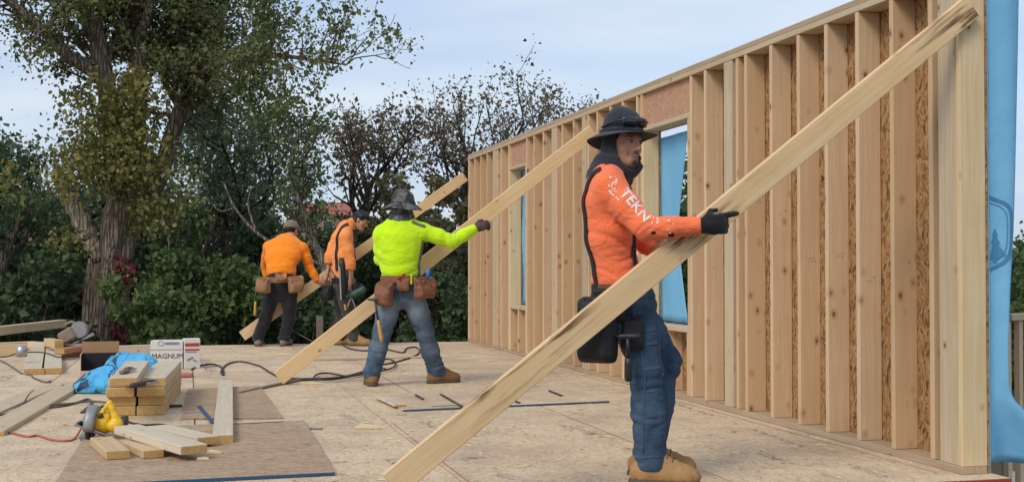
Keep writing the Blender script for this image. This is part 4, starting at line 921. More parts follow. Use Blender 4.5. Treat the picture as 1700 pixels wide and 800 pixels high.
def boot(name, ank, toe_dir, mat, sole, parent, s=1.0, vox=0.010, ground=0.0, shaft=0.12):
    t = unit(np.array([toe_dir[0], toe_dir[1], 0])); sd_ = np.array([-t[1], t[0], 0]); h = np.array([ank[0], ank[1], ground]); A = (t, sd_, ZV); c = h + t * 0.06 * s
    F = Field(h + np.array([-.34, -.34, -.02]), h + np.array([.34, .34, .34]), vox)
    F.ell(h + t * -0.028 * s + ZV * 0.045 * s, A, np.array((.055, .044, .05)) * s, .02).ell(h + t * 0.075 * s + ZV * 0.048 * s, A, np.array((.10, .046, .048)) * s, .03).ell(h + t * 0.155 * s + ZV * 0.040 * s, A, np.array((.062, .052, .042)) * s, .03)
    F.cone(h + ZV * 0.07 * s, np.array([ank[0], ank[1], ground + shaft]), 0.052 * s, 0.056 * s, .03).cone(h + t * 0.10 * s + ZV * .075 * s, h + t * 0.02 * s + ZV * .12 * s, .030 * s, .034 * s, .03)
    F.warp(folds(0.0025, 0.03, t + ZV * .6, 3)); F.cut(h + ZV * 0.016, -ZV); F.cut(h + ZV * (shaft + .015), ZV); o = F.build(name, mat, parent)
    S = Field(h + np.array([-.34, -.34, -.02]), h + np.array([.34, .34, .06]), vox); S.ell(h + t * -0.028 * s, A, np.array((.056, .045, .06)) * s, .02).ell(h + t * 0.06 * s, A, np.array((.115, .045, .06)) * s, .03).ell(h + t * 0.150 * s, A, np.array((.068, .053, .06)) * s, .03); S.cut(h + ZV * 0.001, -ZV); S.cut(h + ZV * 0.024, ZV); S.build('sole', sole, o, 0)
    lm = MB()
    for i in range(4):
        x = 0.055 + 0.024 * i; z = 0.140 - 0.0135 * i; lm.tube(catmull([h + t * x * s + sd_ * -0.028 * s + ZV * (z - .016) * s, h + t * (x + .004) * s + ZV * z * s, h + t * (x + .008) * s + sd_ * 0.028 * s + ZV * (z - .016) * s], 3), 0.0035, 5)
    lm.build('lace', M['lace'], o, True); return o
M['lace'] = plain('boot_lace', (0.12, 0.08, 0.045), 0.9)
def ribbon(name, pts, bvh, width, mat, parent, lift=0.004, thick=0.004, per=10, proj=None):
    """strap laid on a surface"""
    P = catmull(pts, per); Q = []; N = []
    for p in P:
        loc, nr, i, d = bvh.find_nearest(Vector(p)) if proj is None else bvh.ray_cast(Vector(p), Vector(proj))
        if loc is None: continue
        nr = np.array(nr)
        Q.append(np.array(loc)); N.append(nr)
    for _ in range(2):
        N = [unit(N[max(i - 1, 0)] + N[i] * 2 + N[min(i + 1, len(N) - 1)]) for i in range(len(N))]; Q = [Q[0]] + [(Q[i - 1] + 2 * Q[i] + Q[i + 1]) / 4 for i in range(1, len(Q) - 1)] + [Q[-1]]
    V = []; Fc = []
    for i in range(len(Q)):
        t = unit(Q[min(i + 1, len(Q) - 1)] - Q[max(i - 1, 0)]); s_ = unit(np.cross(t, N[i]))
        for (a, b) in ((-1, 0), (1, 0), (1, 1), (-1, 1)): V.append(Q[i] + s_ * a * width / 2 + N[i] * (lift + b * thick))
        if i:
            k = 4 * i
            for a in range(4): b = (a + 1) % 4; Fc.append([k - 4 + a, k - 4 + b, k + b, k + a])
    Fc.append([0, 3, 2, 1]); k = 4 * (len(Q) - 1); Fc.append([k, k + 1, k + 2, k + 3]); return wobj(name, V, Fc, mat, parent)
def pouch(name, c, out, w, h, d, mat, parent, vox=0.011, tilt=0.0, pockets=1):
    """open-topped leather pouch hung on a belt; c top centre, out away from the body"""
    out = unit(np.array([out[0], out[1], 0])); sd_ = np.cross(ZV, out); c = np.asarray(c, float); dn = unit(-ZV + sd_ * tilt); sd2 = np.cross(out, -dn)
    A = np.array([sd_, out, -dn]); lo = c - np.array([.3, .3, h + .08]); hi = c + np.array([.3, .3, .1]); F = Field(lo, hi, vox); sl, p = F.block(lo, hi); q = (p - c) @ A.T; x, y, z = q[..., 0], q[..., 1], q[..., 2]
    t = np.clip(-z / h, 0, 1); ww = w / 2 * (1.0 - 0.10 * t); dd = d * (0.75 + 0.35 * np.sin(np.clip(t, 0, 1) * 2.4))
    def rb(x, y, z, ax, y0, y1, z0, z1, r):
        qx = np.abs(x) - (ax - r); qy = np.abs(y - (y0 + y1) / 2) - ((y1 - y0) / 2 - r); qz = np.abs(z - (z0 + z1) / 2) - ((z1 - z0) / 2 - r)
        return np.sqrt(np.maximum(qx, 0) ** 2 + np.maximum(qy, 0) ** 2 + np.maximum(qz, 0) ** 2) + np.minimum(np.maximum(qx, np.maximum(qy, qz)), 0) - r
    rim = 0.035 * np.clip(y / d, 0, 1)      # mouth dips at the front
    o = np.maximum(rb(x, y, z, ww, 0, dd, -h, 0.02, 0.022), z + rim); i_ = rb(x, y, z, ww - 0.02, 0.02, dd - 0.02, -h * 0.45, 0.2, 0.016); D = np.maximum(o, -i_)
    if pockets:
        D = np.minimum(D, np.maximum(np.maximum(rb(x - 0.0, y, z, ww * 0.86, dd * 0.6, dd + 0.022, -h + 0.012, -h * 0.40, 0.02), z + h * 0.42), -rb(x, y, z, ww * 0.86 - 0.02, dd - 0.01, dd + 0.006, -h * 0.55, 0, 0.01)))
    F.D[sl] = D; F.warp(folds(.0035, .10, ZV + sd_ * .6, int(abs(c[0]) * 1000) % 17)); return F.build(name, mat, parent, 1)
def person(name, loc, label): return empty(name, (loc[0], loc[1], 0), label, 'person')
def textmesh(s, size, res=2, bold=0.0):
    cu = bpy.data.curves.new('lettering', 'FONT'); cu.body = s; cu.size = size; cu.offset = bold * size; cu.resolution_u = res; o = bpy.data.objects.new('lettering', cu); COL.objects.link(o)
    me = bpy.data.meshes.new_from_object(o.evaluated_get(bpy.context.evaluated_depsgraph_get())); bpy.data.objects.remove(o); bpy.data.curves.remove(cu); return me
def decal_text(name, s, size, o0, ex, ey, dirv, bvh, mat, parent, lift=0.002, cuts=2, res=2, bold=0.0):
    """lettering pressed on to a surface along dirv"""
    me = textmesh(s, size, res, bold); bm = bmesh.new(); bm.from_mesh(me); bmesh.ops.triangulate(bm, faces=bm.faces)
    if cuts: bmesh.ops.subdivide_edges(bm, edges=[e for e in bm.edges if e.calc_length() > size * .18], cuts=cuts, use_grid_fill=True); bmesh.ops.triangulate(bm, faces=bm.faces)
    V = []; ok = []
    for v in bm.verts:
        p = Vector(np.asarray(o0) + np.asarray(ex) * v.co.x + np.asarray(ey) * v.co.y); hit = bvh.ray_cast(p, Vector(dirv)) if bvh else (p, Vector(dirv) * -1, 0, 0)
        if hit[0] is None: V.append(np.array(p)); ok.append(False)
        else: V.append(np.array(hit[0]) - np.asarray(dirv) * lift); ok.append(True)
    bm.verts.index_update(); Fc = [[v.index for v in f.verts] for f in bm.faces if all(ok[v.index] for v in f.verts)]; bm.free(); used = sorted({i for f in Fc for i in f}); mp_ = {a: b for b, a in enumerate(used)}
    return wobj(name, [V[i] for i in used], [[mp_[i] for i in f] for f in Fc], mat, parent)
def limb_body(F, J, sh=0.048, el=0.040, wr=0.028, th=0.075, kn=0.052, an=0.038):
    for sd_ in 'RL':
        F.chain([J['sh' + sd_], J['el' + sd_], J['wr' + sd_]], [sh, el, wr], .02); F.chain([J['hip' + sd_], J['kn' + sd_], J['an' + sd_]], [th, kn, an], .03)
# ------------------------------------------------------------------ timber the crew is raising (needed by the hands)
def brace(label, p_low, p_top, Y, w=0.14, rough=False, ext=(0, 0), group='braces held against the wall'):
    a = np.array([p_low[0], Y, p_low[2]]); b = np.array([p_top[0], Y, p_top[2]]); d = unit(b - a); a = a - d * ext[0]; b = b + d * ext[1]
    o = board('brace_board', (a + b) / 2, d, np.cross((0, -1, 0), d) * -1, np.linalg.norm(b - a), w, 0.038, M['brace_rough' if rough else 'brace'], None, 0.003)
    return tag(o, label, 'board', group), a, b, d
Y1 = 5.473
B1, b1a, b1b, b1d = brace('long knotty pine brace with torn brown streaks, held by the nearest worker', WY(655, 800, Y1), WY(1605, 18, Y1), Y1, 0.122, True, ext=(0.02, 0.03))
Y2 = 11.13
B2, b2a, b2b, b2d = brace('clean pine brace held by the lime-shirted worker', WY(462, 628, Y2), WY(985, 218, Y2), Y2, 0.130)
Y3 = 16.80
B3, b3a, b3b, b3d = brace('farthest pine brace, held by the two orange-shirted workers', WY(402, 558, Y3), WY(772, 293, Y3), Y3, 0.135)

def jts(d): return {k: W(*v) for k, v in d.items()}
M['hiviz_orange'] = cloth('hi_vis_coral_shirt', (0.94, 0.195, 0.075), 0.06); M['orange'] = cloth('orange_shirt', (0.90, 0.25, 0.012), 0.05); M['orange_light'] = cloth('light_orange_shirt', (0.90, 0.30, 0.085), 0.06)
M['lime'] = cloth('lime_shirt', (0.56, 0.86, 0.012), 0.05); M['grey_panel'] = cloth('grey_side_panel', (0.12, 0.14, 0.09), 0.1)
M['denim_dark'] = denim('dark_denim', (0.012, 0.024, 0.055), (0.115, 0.185, 0.275)); M['denim'] = denim('faded_denim', (0.028, 0.060, 0.118), (0.25, 0.32, 0.38))
M['black_cloth'] = cloth('black_cloth', (0.016, 0.016, 0.02), 0.2); M['navy_cloth'] = cloth('charcoal_hat_cloth', (0.026, 0.027, 0.038), 0.15); M['charcoal'] = cloth('charcoal_trousers', (0.05, 0.046, 0.042), 0.25)
M['black_leather'] = plain('black_nylon', (0.014, 0.013, 0.014), 0.65, nscale=90, var=0.3); M['tan_leather'] = plain('tan_leather', (0.30, 0.15, 0.075), 0.7, nscale=25, var=0.3); M['brown_leather'] = plain('brown_leather', (0.21, 0.085, 0.042), 0.65, nscale=25, var=0.3)
M['boot_tan'] = plain('tan_suede', (0.36, 0.205, 0.085), 0.85, nscale=45, var=0.22); M['boot_brown'] = plain('brown_suede', (0.23, 0.125, 0.055), 0.85, nscale=45, var=0.25); M['boot_grey'] = plain('dusty_grey_shoe', (0.22, 0.185, 0.15), 0.9, nscale=45, var=0.2)
M['sole'] = plain('rubber_sole', (0.10, 0.075, 0.05), 0.9); M['glove'] = cloth('black_knit_glove', (0.010, 0.010, 0.012), 0.2); M['metal'] = plain('steel', (0.45, 0.45, 0.46), 0.35, 0.9, var=0.15); M['dark_metal'] = plain('dark_steel', (0.06, 0.06, 0.065), 0.4, 0.6); M['black_plastic'] = plain('black_plastic', (0.018, 0.018, 0.02), 0.4, var=0.2)
M['lens'] = plain('dark_lens', (0.008, 0.008, 0.01), 0.06, spec=0.8, var=0.1, bump=0.0); M['hammer_wood'] = plain('varnished_handle', (0.52, 0.28, 0.07), 0.45, nscale=12); M['hair'] = plain('black_hair', (0.008, 0.007, 0.007), 0.5, nscale=200, bump=0.6); M['white_print'] = plain('white_print', (0.80, 0.74, 0.70), 0.8, var=0.08)
def bounds(J, keys, m): A = np.array([J[k] for k in keys]); return A.min(0) - m, A.max(0) + m
def hat(name, c, fw, up, mat, parent, crown_r=(0.104, 0.090), crown_h=0.125, brim=0.075, droop=0.03, wav=0.012, seed=0, tiltb=0.0, flat=0.25, band=True, vox=24, crush=0.0, pw=3.2):
    """soft brimmed hat: lofted crown and wavy brim; c is the centre of the hat band"""
    r = np.random.default_rng(seed); fw = unit(fw); up = unit(up - fw * np.dot(up, fw)); lf = np.cross(up, fw); n = 36; V = []; ph = r.uniform(0, 6, 4)
    prof = [('b', 1.0), ('b', 0.66), ('b', 0.33), ('c', 0.0), ('c', 0.2), ('c', 0.45), ('c', 0.7), ('c', 0.87), ('c', 0.96), ('c', 1.0)]
    for kind, t in prof:
        for k in range(n):
            a = 2 * math.pi * k / n; w = math.sin(2 * a + ph[0]) * 0.6 + math.sin(3 * a + ph[1]) * 0.4
            if kind == 'b': rr = 1.0 + brim / 0.1 * t; x, y = crown_r[0] * math.cos(a) + brim * t * math.cos(a), crown_r[1] * math.sin(a) + brim * t * math.sin(a); z = -droop * t ** 1.4 + wav * w * t + tiltb * t * math.cos(a) - 0.010 * t
            else:
                rr = (1 - t ** pw) ** 0.5 * (1 - flat * 0.35 * t) if t < 1 else 0.0; rr = max(rr, 0.03); x, y = crown_r[0] * rr * math.cos(a), crown_r[1] * rr * math.sin(a); z = crown_h * t * (1 - 0.04 * math.cos(a)) + crush * t * math.sin(3 * a + ph[2])
                x *= 1 + crush * 2.2 * t * math.sin(2 * a + ph[3])
            V.append(np.asarray(c) + fw * x + lf * y + up * z)
    m = len(prof); Fc = [[i * n + k, i * n + (k + 1) % n, (i + 1) * n + (k + 1) % n, (i + 1) * n + k] for i in range(m - 1) for k in range(n)] + [[(m - 1) * n + k for k in range(n)]]
    o = wobj(name, V, Fc, mat, parent, True); md = o.modifiers.new('thickness', 'SOLIDIFY'); md.thickness = 0.004; md.offset = 0; sb = o.modifiers.new('soft', 'SUBSURF'); sb.levels = 1; sb.render_levels = 1
    if band:
        bb = MB()
        V2 = []; 
        for k in range(n + 1):
            a = 2 * math.pi * k / n; V2.append(np.asarray(c) + fw * (crown_r[0] + .002) * math.cos(a) + lf * (crown_r[1] + .002) * math.sin(a) + up * 0.012)
        bb.tube(V2, 0.006, 5); bb.build('hat_band', mat, o, True)
    return o, (fw, lf, up)
def belt(name, c, lat, a, b, h, mat, parent, up=ZV, n=32):
    lat = unit(lat - up * np.dot(lat, up)); fr = np.cross(up, lat); V = []
    for (dr, z) in ((0.0, -h / 2), (0.008, -h / 2), (0.008, h / 2), (0.0, h / 2)):
        for k in range(n): t = 2 * math.pi * k / n; V.append(c + lat * (a + dr) * math.cos(t) + fr * (b + dr) * math.sin(t) + up * z)
    return wobj(name, V, [[i * n + k, i * n + (k + 1) % n, ((i + 1) % 4) * n + (k + 1) % n, ((i + 1) % 4) * n + k] for i in range(4) for k in range(n)], mat, parent, False)
def hammer(label, p0, p1, cat_head=True, hm='hammer_wood'):
    """p0 head end, p1 grip end"""
    p0, p1 = np.asarray(p0), np.asarray(p1); d = unit(p1 - p0); c = (p0 + p1) / 2; root = empty('hammer', p1, label, 'hammer'); L = np.linalg.norm(p1 - p0); s = RV
    MB().tube([p0, p0 + d * L * 0.5], [0.009, 0.010], 8).build('shaft', M['dark_metal'], root, True); MB().tube([p0 + d * L * .48, p0 + d * L * .6, p0 + d * L * .9, p1], [0.013, 0.016, 0.018, 0.015], 8).build('handle', M[hm], root, True)
    MB().tube([p0 - s * 0.06, p0 - s * .02, p0 + s * 0.03, p0 + s * 0.055], [0.006, 0.013, 0.014, 0.016], 8).build('hammer_head', M['dark_metal'], root, True); return root

# ================================================================== nearest worker
def worker_front():
    J = jts(dict(pel=(1034, 492, 6.08), wst=(1022, 455, 6.08), rib=(1012, 390, 6.08), che=(1008, 335, 6.08), upc=(1010, 300, 6.08), nek=(1020, 282, 6.08), hed=(1034, 240, 6.06),
                 shR=(1013, 311, 5.915), elR=(1071, 380, 5.80), wrR=(1160, 375, 5.765), shL=(1012, 311, 6.25), elL=(1048, 385, 6.27), wrL=(1085, 415, 6.14),
                 hipR=(1048, 505, 5.99), knR=(1072, 618, 5.955), anR=(1081, 762, 5.985), hipL=(1046, 505, 6.17), knL=(1103, 602, 6.19), anL=(1077, 748, 6.24)))
    J['anR'][2] = 0.11; J['anL'][2] = 0.11
    root = person('person', J['anR'] * .5 + J['anL'] * .5, 'nearest worker in coral long-sleeved shirt, jeans and wide black hat, smiling, gripping the brace')
    lat = unit(J['shL'] - J['shR']); lath = unit(J['hipL'] - J['hipR']); ex = np.array([1, 0.35, 0])
    fw = unit(RV * 0.62 - HV * 0.78 - ZV * 0.03); hup = unit(ZV + RV * 0.08)
    # body
    lo, hi = bounds(J, ['anR', 'hed', 'wrR', 'shL', 'anL'], .2); lo[2] = 0.03; hc = J['hed']; f = 0.0055
    F = Field(lo, hi, 0.016, [[(hc[i] - .16, hc[i] + .16, f)] for i in range(3)])
    F.loft([(J['pel'], lath, .15, .10), (J['wst'], lat, .14, .085), (J['rib'], lat, .15, .095), (J['che'], lat, .17, .10), (J['upc'], lat, .13, .075)], .04); F.chain([J['upc'], J['nek'], hc - ZV * .05], [.065, .058, .056], .02); limb_body(F, J)
    for s_ in 'RL': F.chain([J['an' + s_], J['an' + s_] - ZV * .07], [.038, .04], .02)
    hand(F, J['wrL'], unit(RV * .8 - HV * .5 + ZV * .1), -HV, ZV)
    A, P = head(F, hc, fw, hup); body = F.build('body', M['skin'], root, 0); setcol(body, 'tone', head_tones(F.V, hc, A, 1.0, 1.0))
    # shirt
    lo, hi = bounds(J, ['upc', 'wst', 'wrR', 'shL', 'shR', 'elL', 'wrL'], .2); S = Field(lo, hi, 0.0075); hem = J['pel'] + (J['wst'] - J['pel']) * 0.42; up = unit(J['rib'] - J['pel'])
    S.loft([(J['pel'], lath, .166, .112), (J['wst'], lat, .160, .104), (J['rib'], lat, .176, .114), (J['che'], lat, .188, .116), (J['upc'], lat, .15, .095)], .05); S.chain([J['upc'] - lat * .02, J['shR']], [.085, .07], .04).chain([J['upc'] + lat * .02, J['shL']], [.085, .07], .04)
    S.warp(masked(folds(.006, .075, up + lat * .3, 5, gain=.85), J['wst'], .16)).warp(masked(folds(.0045, .11, up * .7 + RV, 9, gain=.85), J['rib'], .22)).cut(hem, -up)
    for s_ in 'RL':
        sh, el, wr = J['sh' + s_], J['el' + s_], J['wr' + s_]; ud = unit(el - sh); fd = unit(wr - el)
        S.chain([sh, sh + (el - sh) * .5, el], [.068, .061, .056], .035).chain([el, el + fd * .12, wr], [.055, .051, .040], .02)
        S.warp(masked(folds(.005, .05, ud, 21, gain=.85), el, .10), el - .2, el + .2).warp(masked(folds(.003, .06, fd + ZV * .3, 22, gain=.85), (el + wr) / 2, .14), np.minimum(el, wr) - .1, np.maximum(el, wr) + .1).warp(masked(folds(.005, .07, ud + fd, 23, gain=.85), sh, .11), sh - .2, sh + .2); S.cut(wr + fd * .012, fd, 0, wr - .09, wr + .09)
    shirt = S.build('shirt', M['hiviz_orange'], root); bvh = BVHTree.FromPolygons([tuple(v) for v in S.V], [tuple(map(int, q)) for q in S.Q])
    # trousers
    lo, hi = bounds(J, ['pel', 'hipR', 'hipL', 'anR', 'anL', 'knL', 'knR'], .2); T = Field(lo, hi, 0.0075); wtop = J['pel'] + (J['wst'] - J['pel']) * .62
    T.loft([(J['hipR'] * .5 + J['hipL'] * .5, lath, .165, .125), (J['pel'], lath, .162, .118), (J['wst'], lath, .155, .105)], .04)
    for s_ in 'RL':
        h, k_, a = J['hip' + s_], J['kn' + s_], J['an' + s_]; q = unit(a - k_); T.chain([h, h + (k_ - h) * .5, k_], [.098, .090, .078], .04).chain([k_, k_ + (a - k_) * .45, a, a + ZV * -.035], [.076, .078, .068, .066], .03)
        T.warp(masked(folds(.0075, .06, q, 31), a + ZV * .10, .12), a - .2, a + .3).warp(masked(folds(.006, .075, q + RV * .2, 33), k_, .12), k_ - .25, k_ + .25).warp(masked(folds(.005, .085, unit(k_ - h) + HV * .3, 34), h, .14), h - .25, h + .25)
        T.cut(a - ZV * .045, -ZV, 0, a - .15, a + .15)
    T.cut(wtop, unit(J['wst'] - J['pel'])); tr = T.build('trousers', M['denim_dark'], root); V = T.V; wear = np.full(len(V), .42)
    for s_ in 'RL':
        h, k_, a = J['hip' + s_], J['kn' + s_], J['an' + s_]
        for (c, rr, am) in ((h * .45 + k_ * .55, .09, .35), (k_ * .6 + a * .4, .12, .25), (k_ + ZV * .05, .06, -.2)): wear += am * np.exp(-((V - c) ** 2).sum(1) / rr ** 2)
    setattr_f(tr, 'wear', wear); tb = BVHTree.FromPolygons([tuple(v) for v in V], [tuple(map(int, q)) for q in T.Q])
    # seams and panel lines of the work jeans
    M['seam'] = cloth('denim_seam', (0.045, 0.085, 0.16), .2); toward = -HV * .12
    ribbon('seam', [W(x, y, 5.8) for x, y in ((1052, 500), (1062, 560), (1073, 620), (1072, 690), (1070, 768))], tb, .010, M['seam'], tr, .0005, .003, proj=HV)
    for (x0, y0, x1, y1) in ((1066, 551, 1092, 547), (1067, 573, 1094, 570), (1072, 615, 1098, 612), (1073, 653, 1096, 650), (1071, 696, 1096, 693), (1060, 766, 1100, 763)): ribbon('seam', [W(x0, y0, 5.8), W((x0 + x1) / 2, (y0 + y1) / 2 + 1, 5.78), W(x1, y1, 5.8)], tb, .012, M['seam'], tr, .0005, .0035, proj=HV)
    for (x0, y0, x1, y1) in ((1100, 588, 1120, 583), (1102, 625, 1118, 621), (1094, 666, 1104, 664)): ribbon('seam', [W(x0, y0, 5.8), W(x1, y1, 5.8)], tb, .012, M['seam'], tr, .0005, .0035, proj=HV)
    for s_, dx in (('R', .12), ('L', .08)): boot('boot', J['an' + s_] - RV * .012, RV + -HV * (.25 if s_ == 'R' else .05), M['boot_tan'], M['sole'], root, 1.12, .0085, shaft=.14)
    # neck drape
    N = Field(hc - np.array([.28, .28, .32]), hc + np.array([.28, .28, .14]), .009); back = -unit(fw * np.array([1, 1, 0])); bk2 = -RV
    N.loft([(J['upc'] + ZV * -.01 + bk2 * .01, lat, .135, .098), (J['nek'] + bk2 * .002, lat, .105, .100), (hc - ZV * .06 + bk2 * .004, lat, .088, .104), (hc + ZV * .04 - fw * .018, np.cross(ZV, fw), .086, .098)], .03); N.cone(J['upc'] - lat * .02 + ZV * .01, J['shR'] + ZV * .035 + lat * .06, .09, .055, .03)
    N.warp(folds(.006, .08, ZV + RV * .5, 41)); N.ell(hc + fw * .085 - ZV * .018 - RV * .006, (fw, np.cross(ZV, fw), ZV), (.100, .078, .104), .012, sub=True); N.ell(hc + fw * .085 + np.cross(ZV, fw) * .06 + ZV * .01, (fw, np.cross(ZV, fw), ZV), (.085, .085, .105), .012, sub=True); N.cut(J['upc'] - ZV * .05 - RV * .0, -ZV + RV * .1); N.build('neck_drape', M['navy_cloth'], root)
    # hat and sunglasses
    hcn = hc + hup * .052 - fw * .008; hfw = unit(fw * np.array([1, 1, 0]) - ZV * .02); ht, (fx, ly, uz) = hat('sun_hat', hcn, hfw, unit(hup - RV * .05), M['navy_cloth'], root, (.106, .093), .132, .074, .020, .016, 4, tiltb=.030)
    g = MB()
    for s_ in (-1, 1):
        c = hcn + fx * .104 + ly * .042 * s_ + uz * .050; V2 = []; 
        for i in range(5):
            for j in range(9):
                u, v = (j / 8 - .5) * 2, (i / 4 - .5) * 2; V2.append(c + ly * u * .039 + uz * v * .025 * (1 - .25 * abs(u) ** 2) - fx * (.020 * (u * .6 + s_ * .55) ** 2 + .006 * v * v) + fx * .008)
        g.add(V2, [[i * 9 + j, i * 9 + j + 1, (i + 1) * 9 + j + 1, (i + 1) * 9 + j] for i in range(4) for j in range(8)])
    gl = g.build('sunglasses', M['lens'], ht, True); md = gl.modifiers.new('thickness', 'SOLIDIFY'); md.thickness = .004
    fr = MB(); fr.tube([hcn + fx * .116 + ly * .012 + uz * .05, hcn + fx * .118 + uz * .054, hcn + fx * .116 - ly * .012 + uz * .05], .004, 6)
    for s_ in (-1, 1): fr.tube(catmull([hcn + fx * .095 + ly * .070 * s_ + uz * .055, hcn + fx * .04 + ly * .098 * s_ + uz * .045, hcn - fx * .05 + ly * .092 * s_ + uz * .026], 5), .0045, 6)
    fr.build('sunglasses_frame', M['black_plastic'], ht, True)
    # glove gripping the brace
    wr = J['wrR']; fd = unit(wr - J['elR']); wg = wr + fd * .004
    Gf = Field(wg - .16, wg + np.array([.24, .2, .2]), .0055); Gf.cone(wr - fd * .03, wg + fd * .02, .033, .034, .01)
    hd = unit(RV * .93 + ZV * .10 + HV * .12); hand(Gf, wg + fd * .012, hd, HV + ZV * .0, ZV, 1.12, (.95, 1.1, .7), 0.1, .0125, index=(.28, .18, .12), k=.006)
    Gf.build('glove', M['glove'], root, 0)
    # suspenders, belt, black bags
    ribbon('suspender', [W(1000, 285, 5.95), W(975, 300, 5.97), W(966, 340, 5.98), W(966, 400, 5.98), W(976, 455, 5.98), W(985, 480, 5.98)], bvh, .036, M['black_leather'], root, .003, .005)
    ribbon('suspender', [W(1030, 290, 5.98), W(1052, 340, 6.0), W(1058, 390, 5.98), W(1058, 440, 5.96), W(1056, 465, 5.96)], bvh, .036, M['black_leather'], root, .003, .005)
    bc = J['pel'] + (J['wst'] - J['pel']) * .45; bl = belt('tool_belt', bc - ZV * .03, lath, .176, .128, .085, M['black_leather'], root)
    pouch('tool_pouch', W(1000, 490, 5.90) , -HV * .8 - RV * .55, .20, .31, .085, M['black_leather'], root, .010, .0); pouch('tool_pouch', W(1012, 478, 5.905), -HV * .95 - RV * .2, .17, .16, .07, M['black_leather'], root, .010, 0, 0)
    pouch('tool_pouch', W(1046, 520, 5.90), -HV * .9 + RV * .2, .12, .17, .06, M['black_leather'], root, .010, 0, 0)
    MB().box(W(1005, 476, 5.84), RV * .98 + HV * .1, ZV, .07, .018, .012).build('buckle', M['brown_leather'], root)
    ext = MB().tube(catmull([W(1058, 440, 5.93), W(1062, 455, 5.9), W(1060, 470, 5.9)], 4), .012, 6).build('clip', M['black_plastic'], root, True)
    hm = hammer('hammer hanging at the thigh of the nearest worker', W(1042, 558, 5.80), W(1043, 632, 5.83), hm='dark_metal')
    # sleeve lettering
    ex = unit(W(1068, 350, 5.7) - W(1032, 304, 5.7)); ey = unit(-ray(1050, 330) * 0 + np.cross(unit(-HV), ex) * 1.0); ey = unit(np.cross(-HV, ex))
    if ey[2] < 0: ey = -ey
    decal_text('lettering', 'TEKN', .070, W(1034, 316, 5.62), ex, ey, HV, bvh, M['white_print'], shirt, .002, bold=.015)
    ex2 = unit(W(1105, 372, 5.7) - W(1070, 356, 5.7)); ey2 = unit(np.cross(-HV, ex2)); ey2 = ey2 if ey2[2] > 0 else -ey2
    r = np.random.default_rng(2); V = []; Fc = []
    for k in range(64):   # the speckled fade round the lettering
        t = r.uniform(0, 1); px, py = (1026 + r.normal() * 5, 305 + r.normal() * 9) if t < .45 else ((1040 + (t - .45) * 150 + r.normal() * 3, 316 + (t - .45) * 92 + r.normal() * 9))
        if t >= .45 and r.uniform() < .35: px, py = 1090 + r.normal() * 5, 362 + r.normal() * 6
        p = W(px, py, 5.6); s_ = r.uniform(.002, .0055)
        q = []
        for j in range(6):
            a = j * math.pi / 3; hit = bvh.ray_cast(Vector(p + RV * math.cos(a) * s_ + ZV * math.sin(a) * s_), Vector(HV))
            if hit[0] is None: break
            q.append(np.array(hit[0]) - HV * .002)
        if len(q) == 6: b = len(V); V += q; Fc.append(list(range(b, b + 6)))
    wobj('print_speckle', V, Fc, M['white_print'], shirt)['kind'] = 'stuff'
    for (x, y, s_) in ((1091, 385, .012), (1121, 389, .016)):
        q = []
        for j in range(8):
            a = j * math.pi / 4; hit = bvh.ray_cast(Vector(W(x, y, 5.6) + RV * math.cos(a) * s_ + ZV * math.sin(a) * s_ * .6), Vector(HV))
            if hit[0] is not None: q.append(np.array(hit[0]) - HV * .0022)
        if len(q) > 3: wobj('sleeve_badge', q, [list(range(len(q)))], M['black_cloth'], shirt)
worker_front()

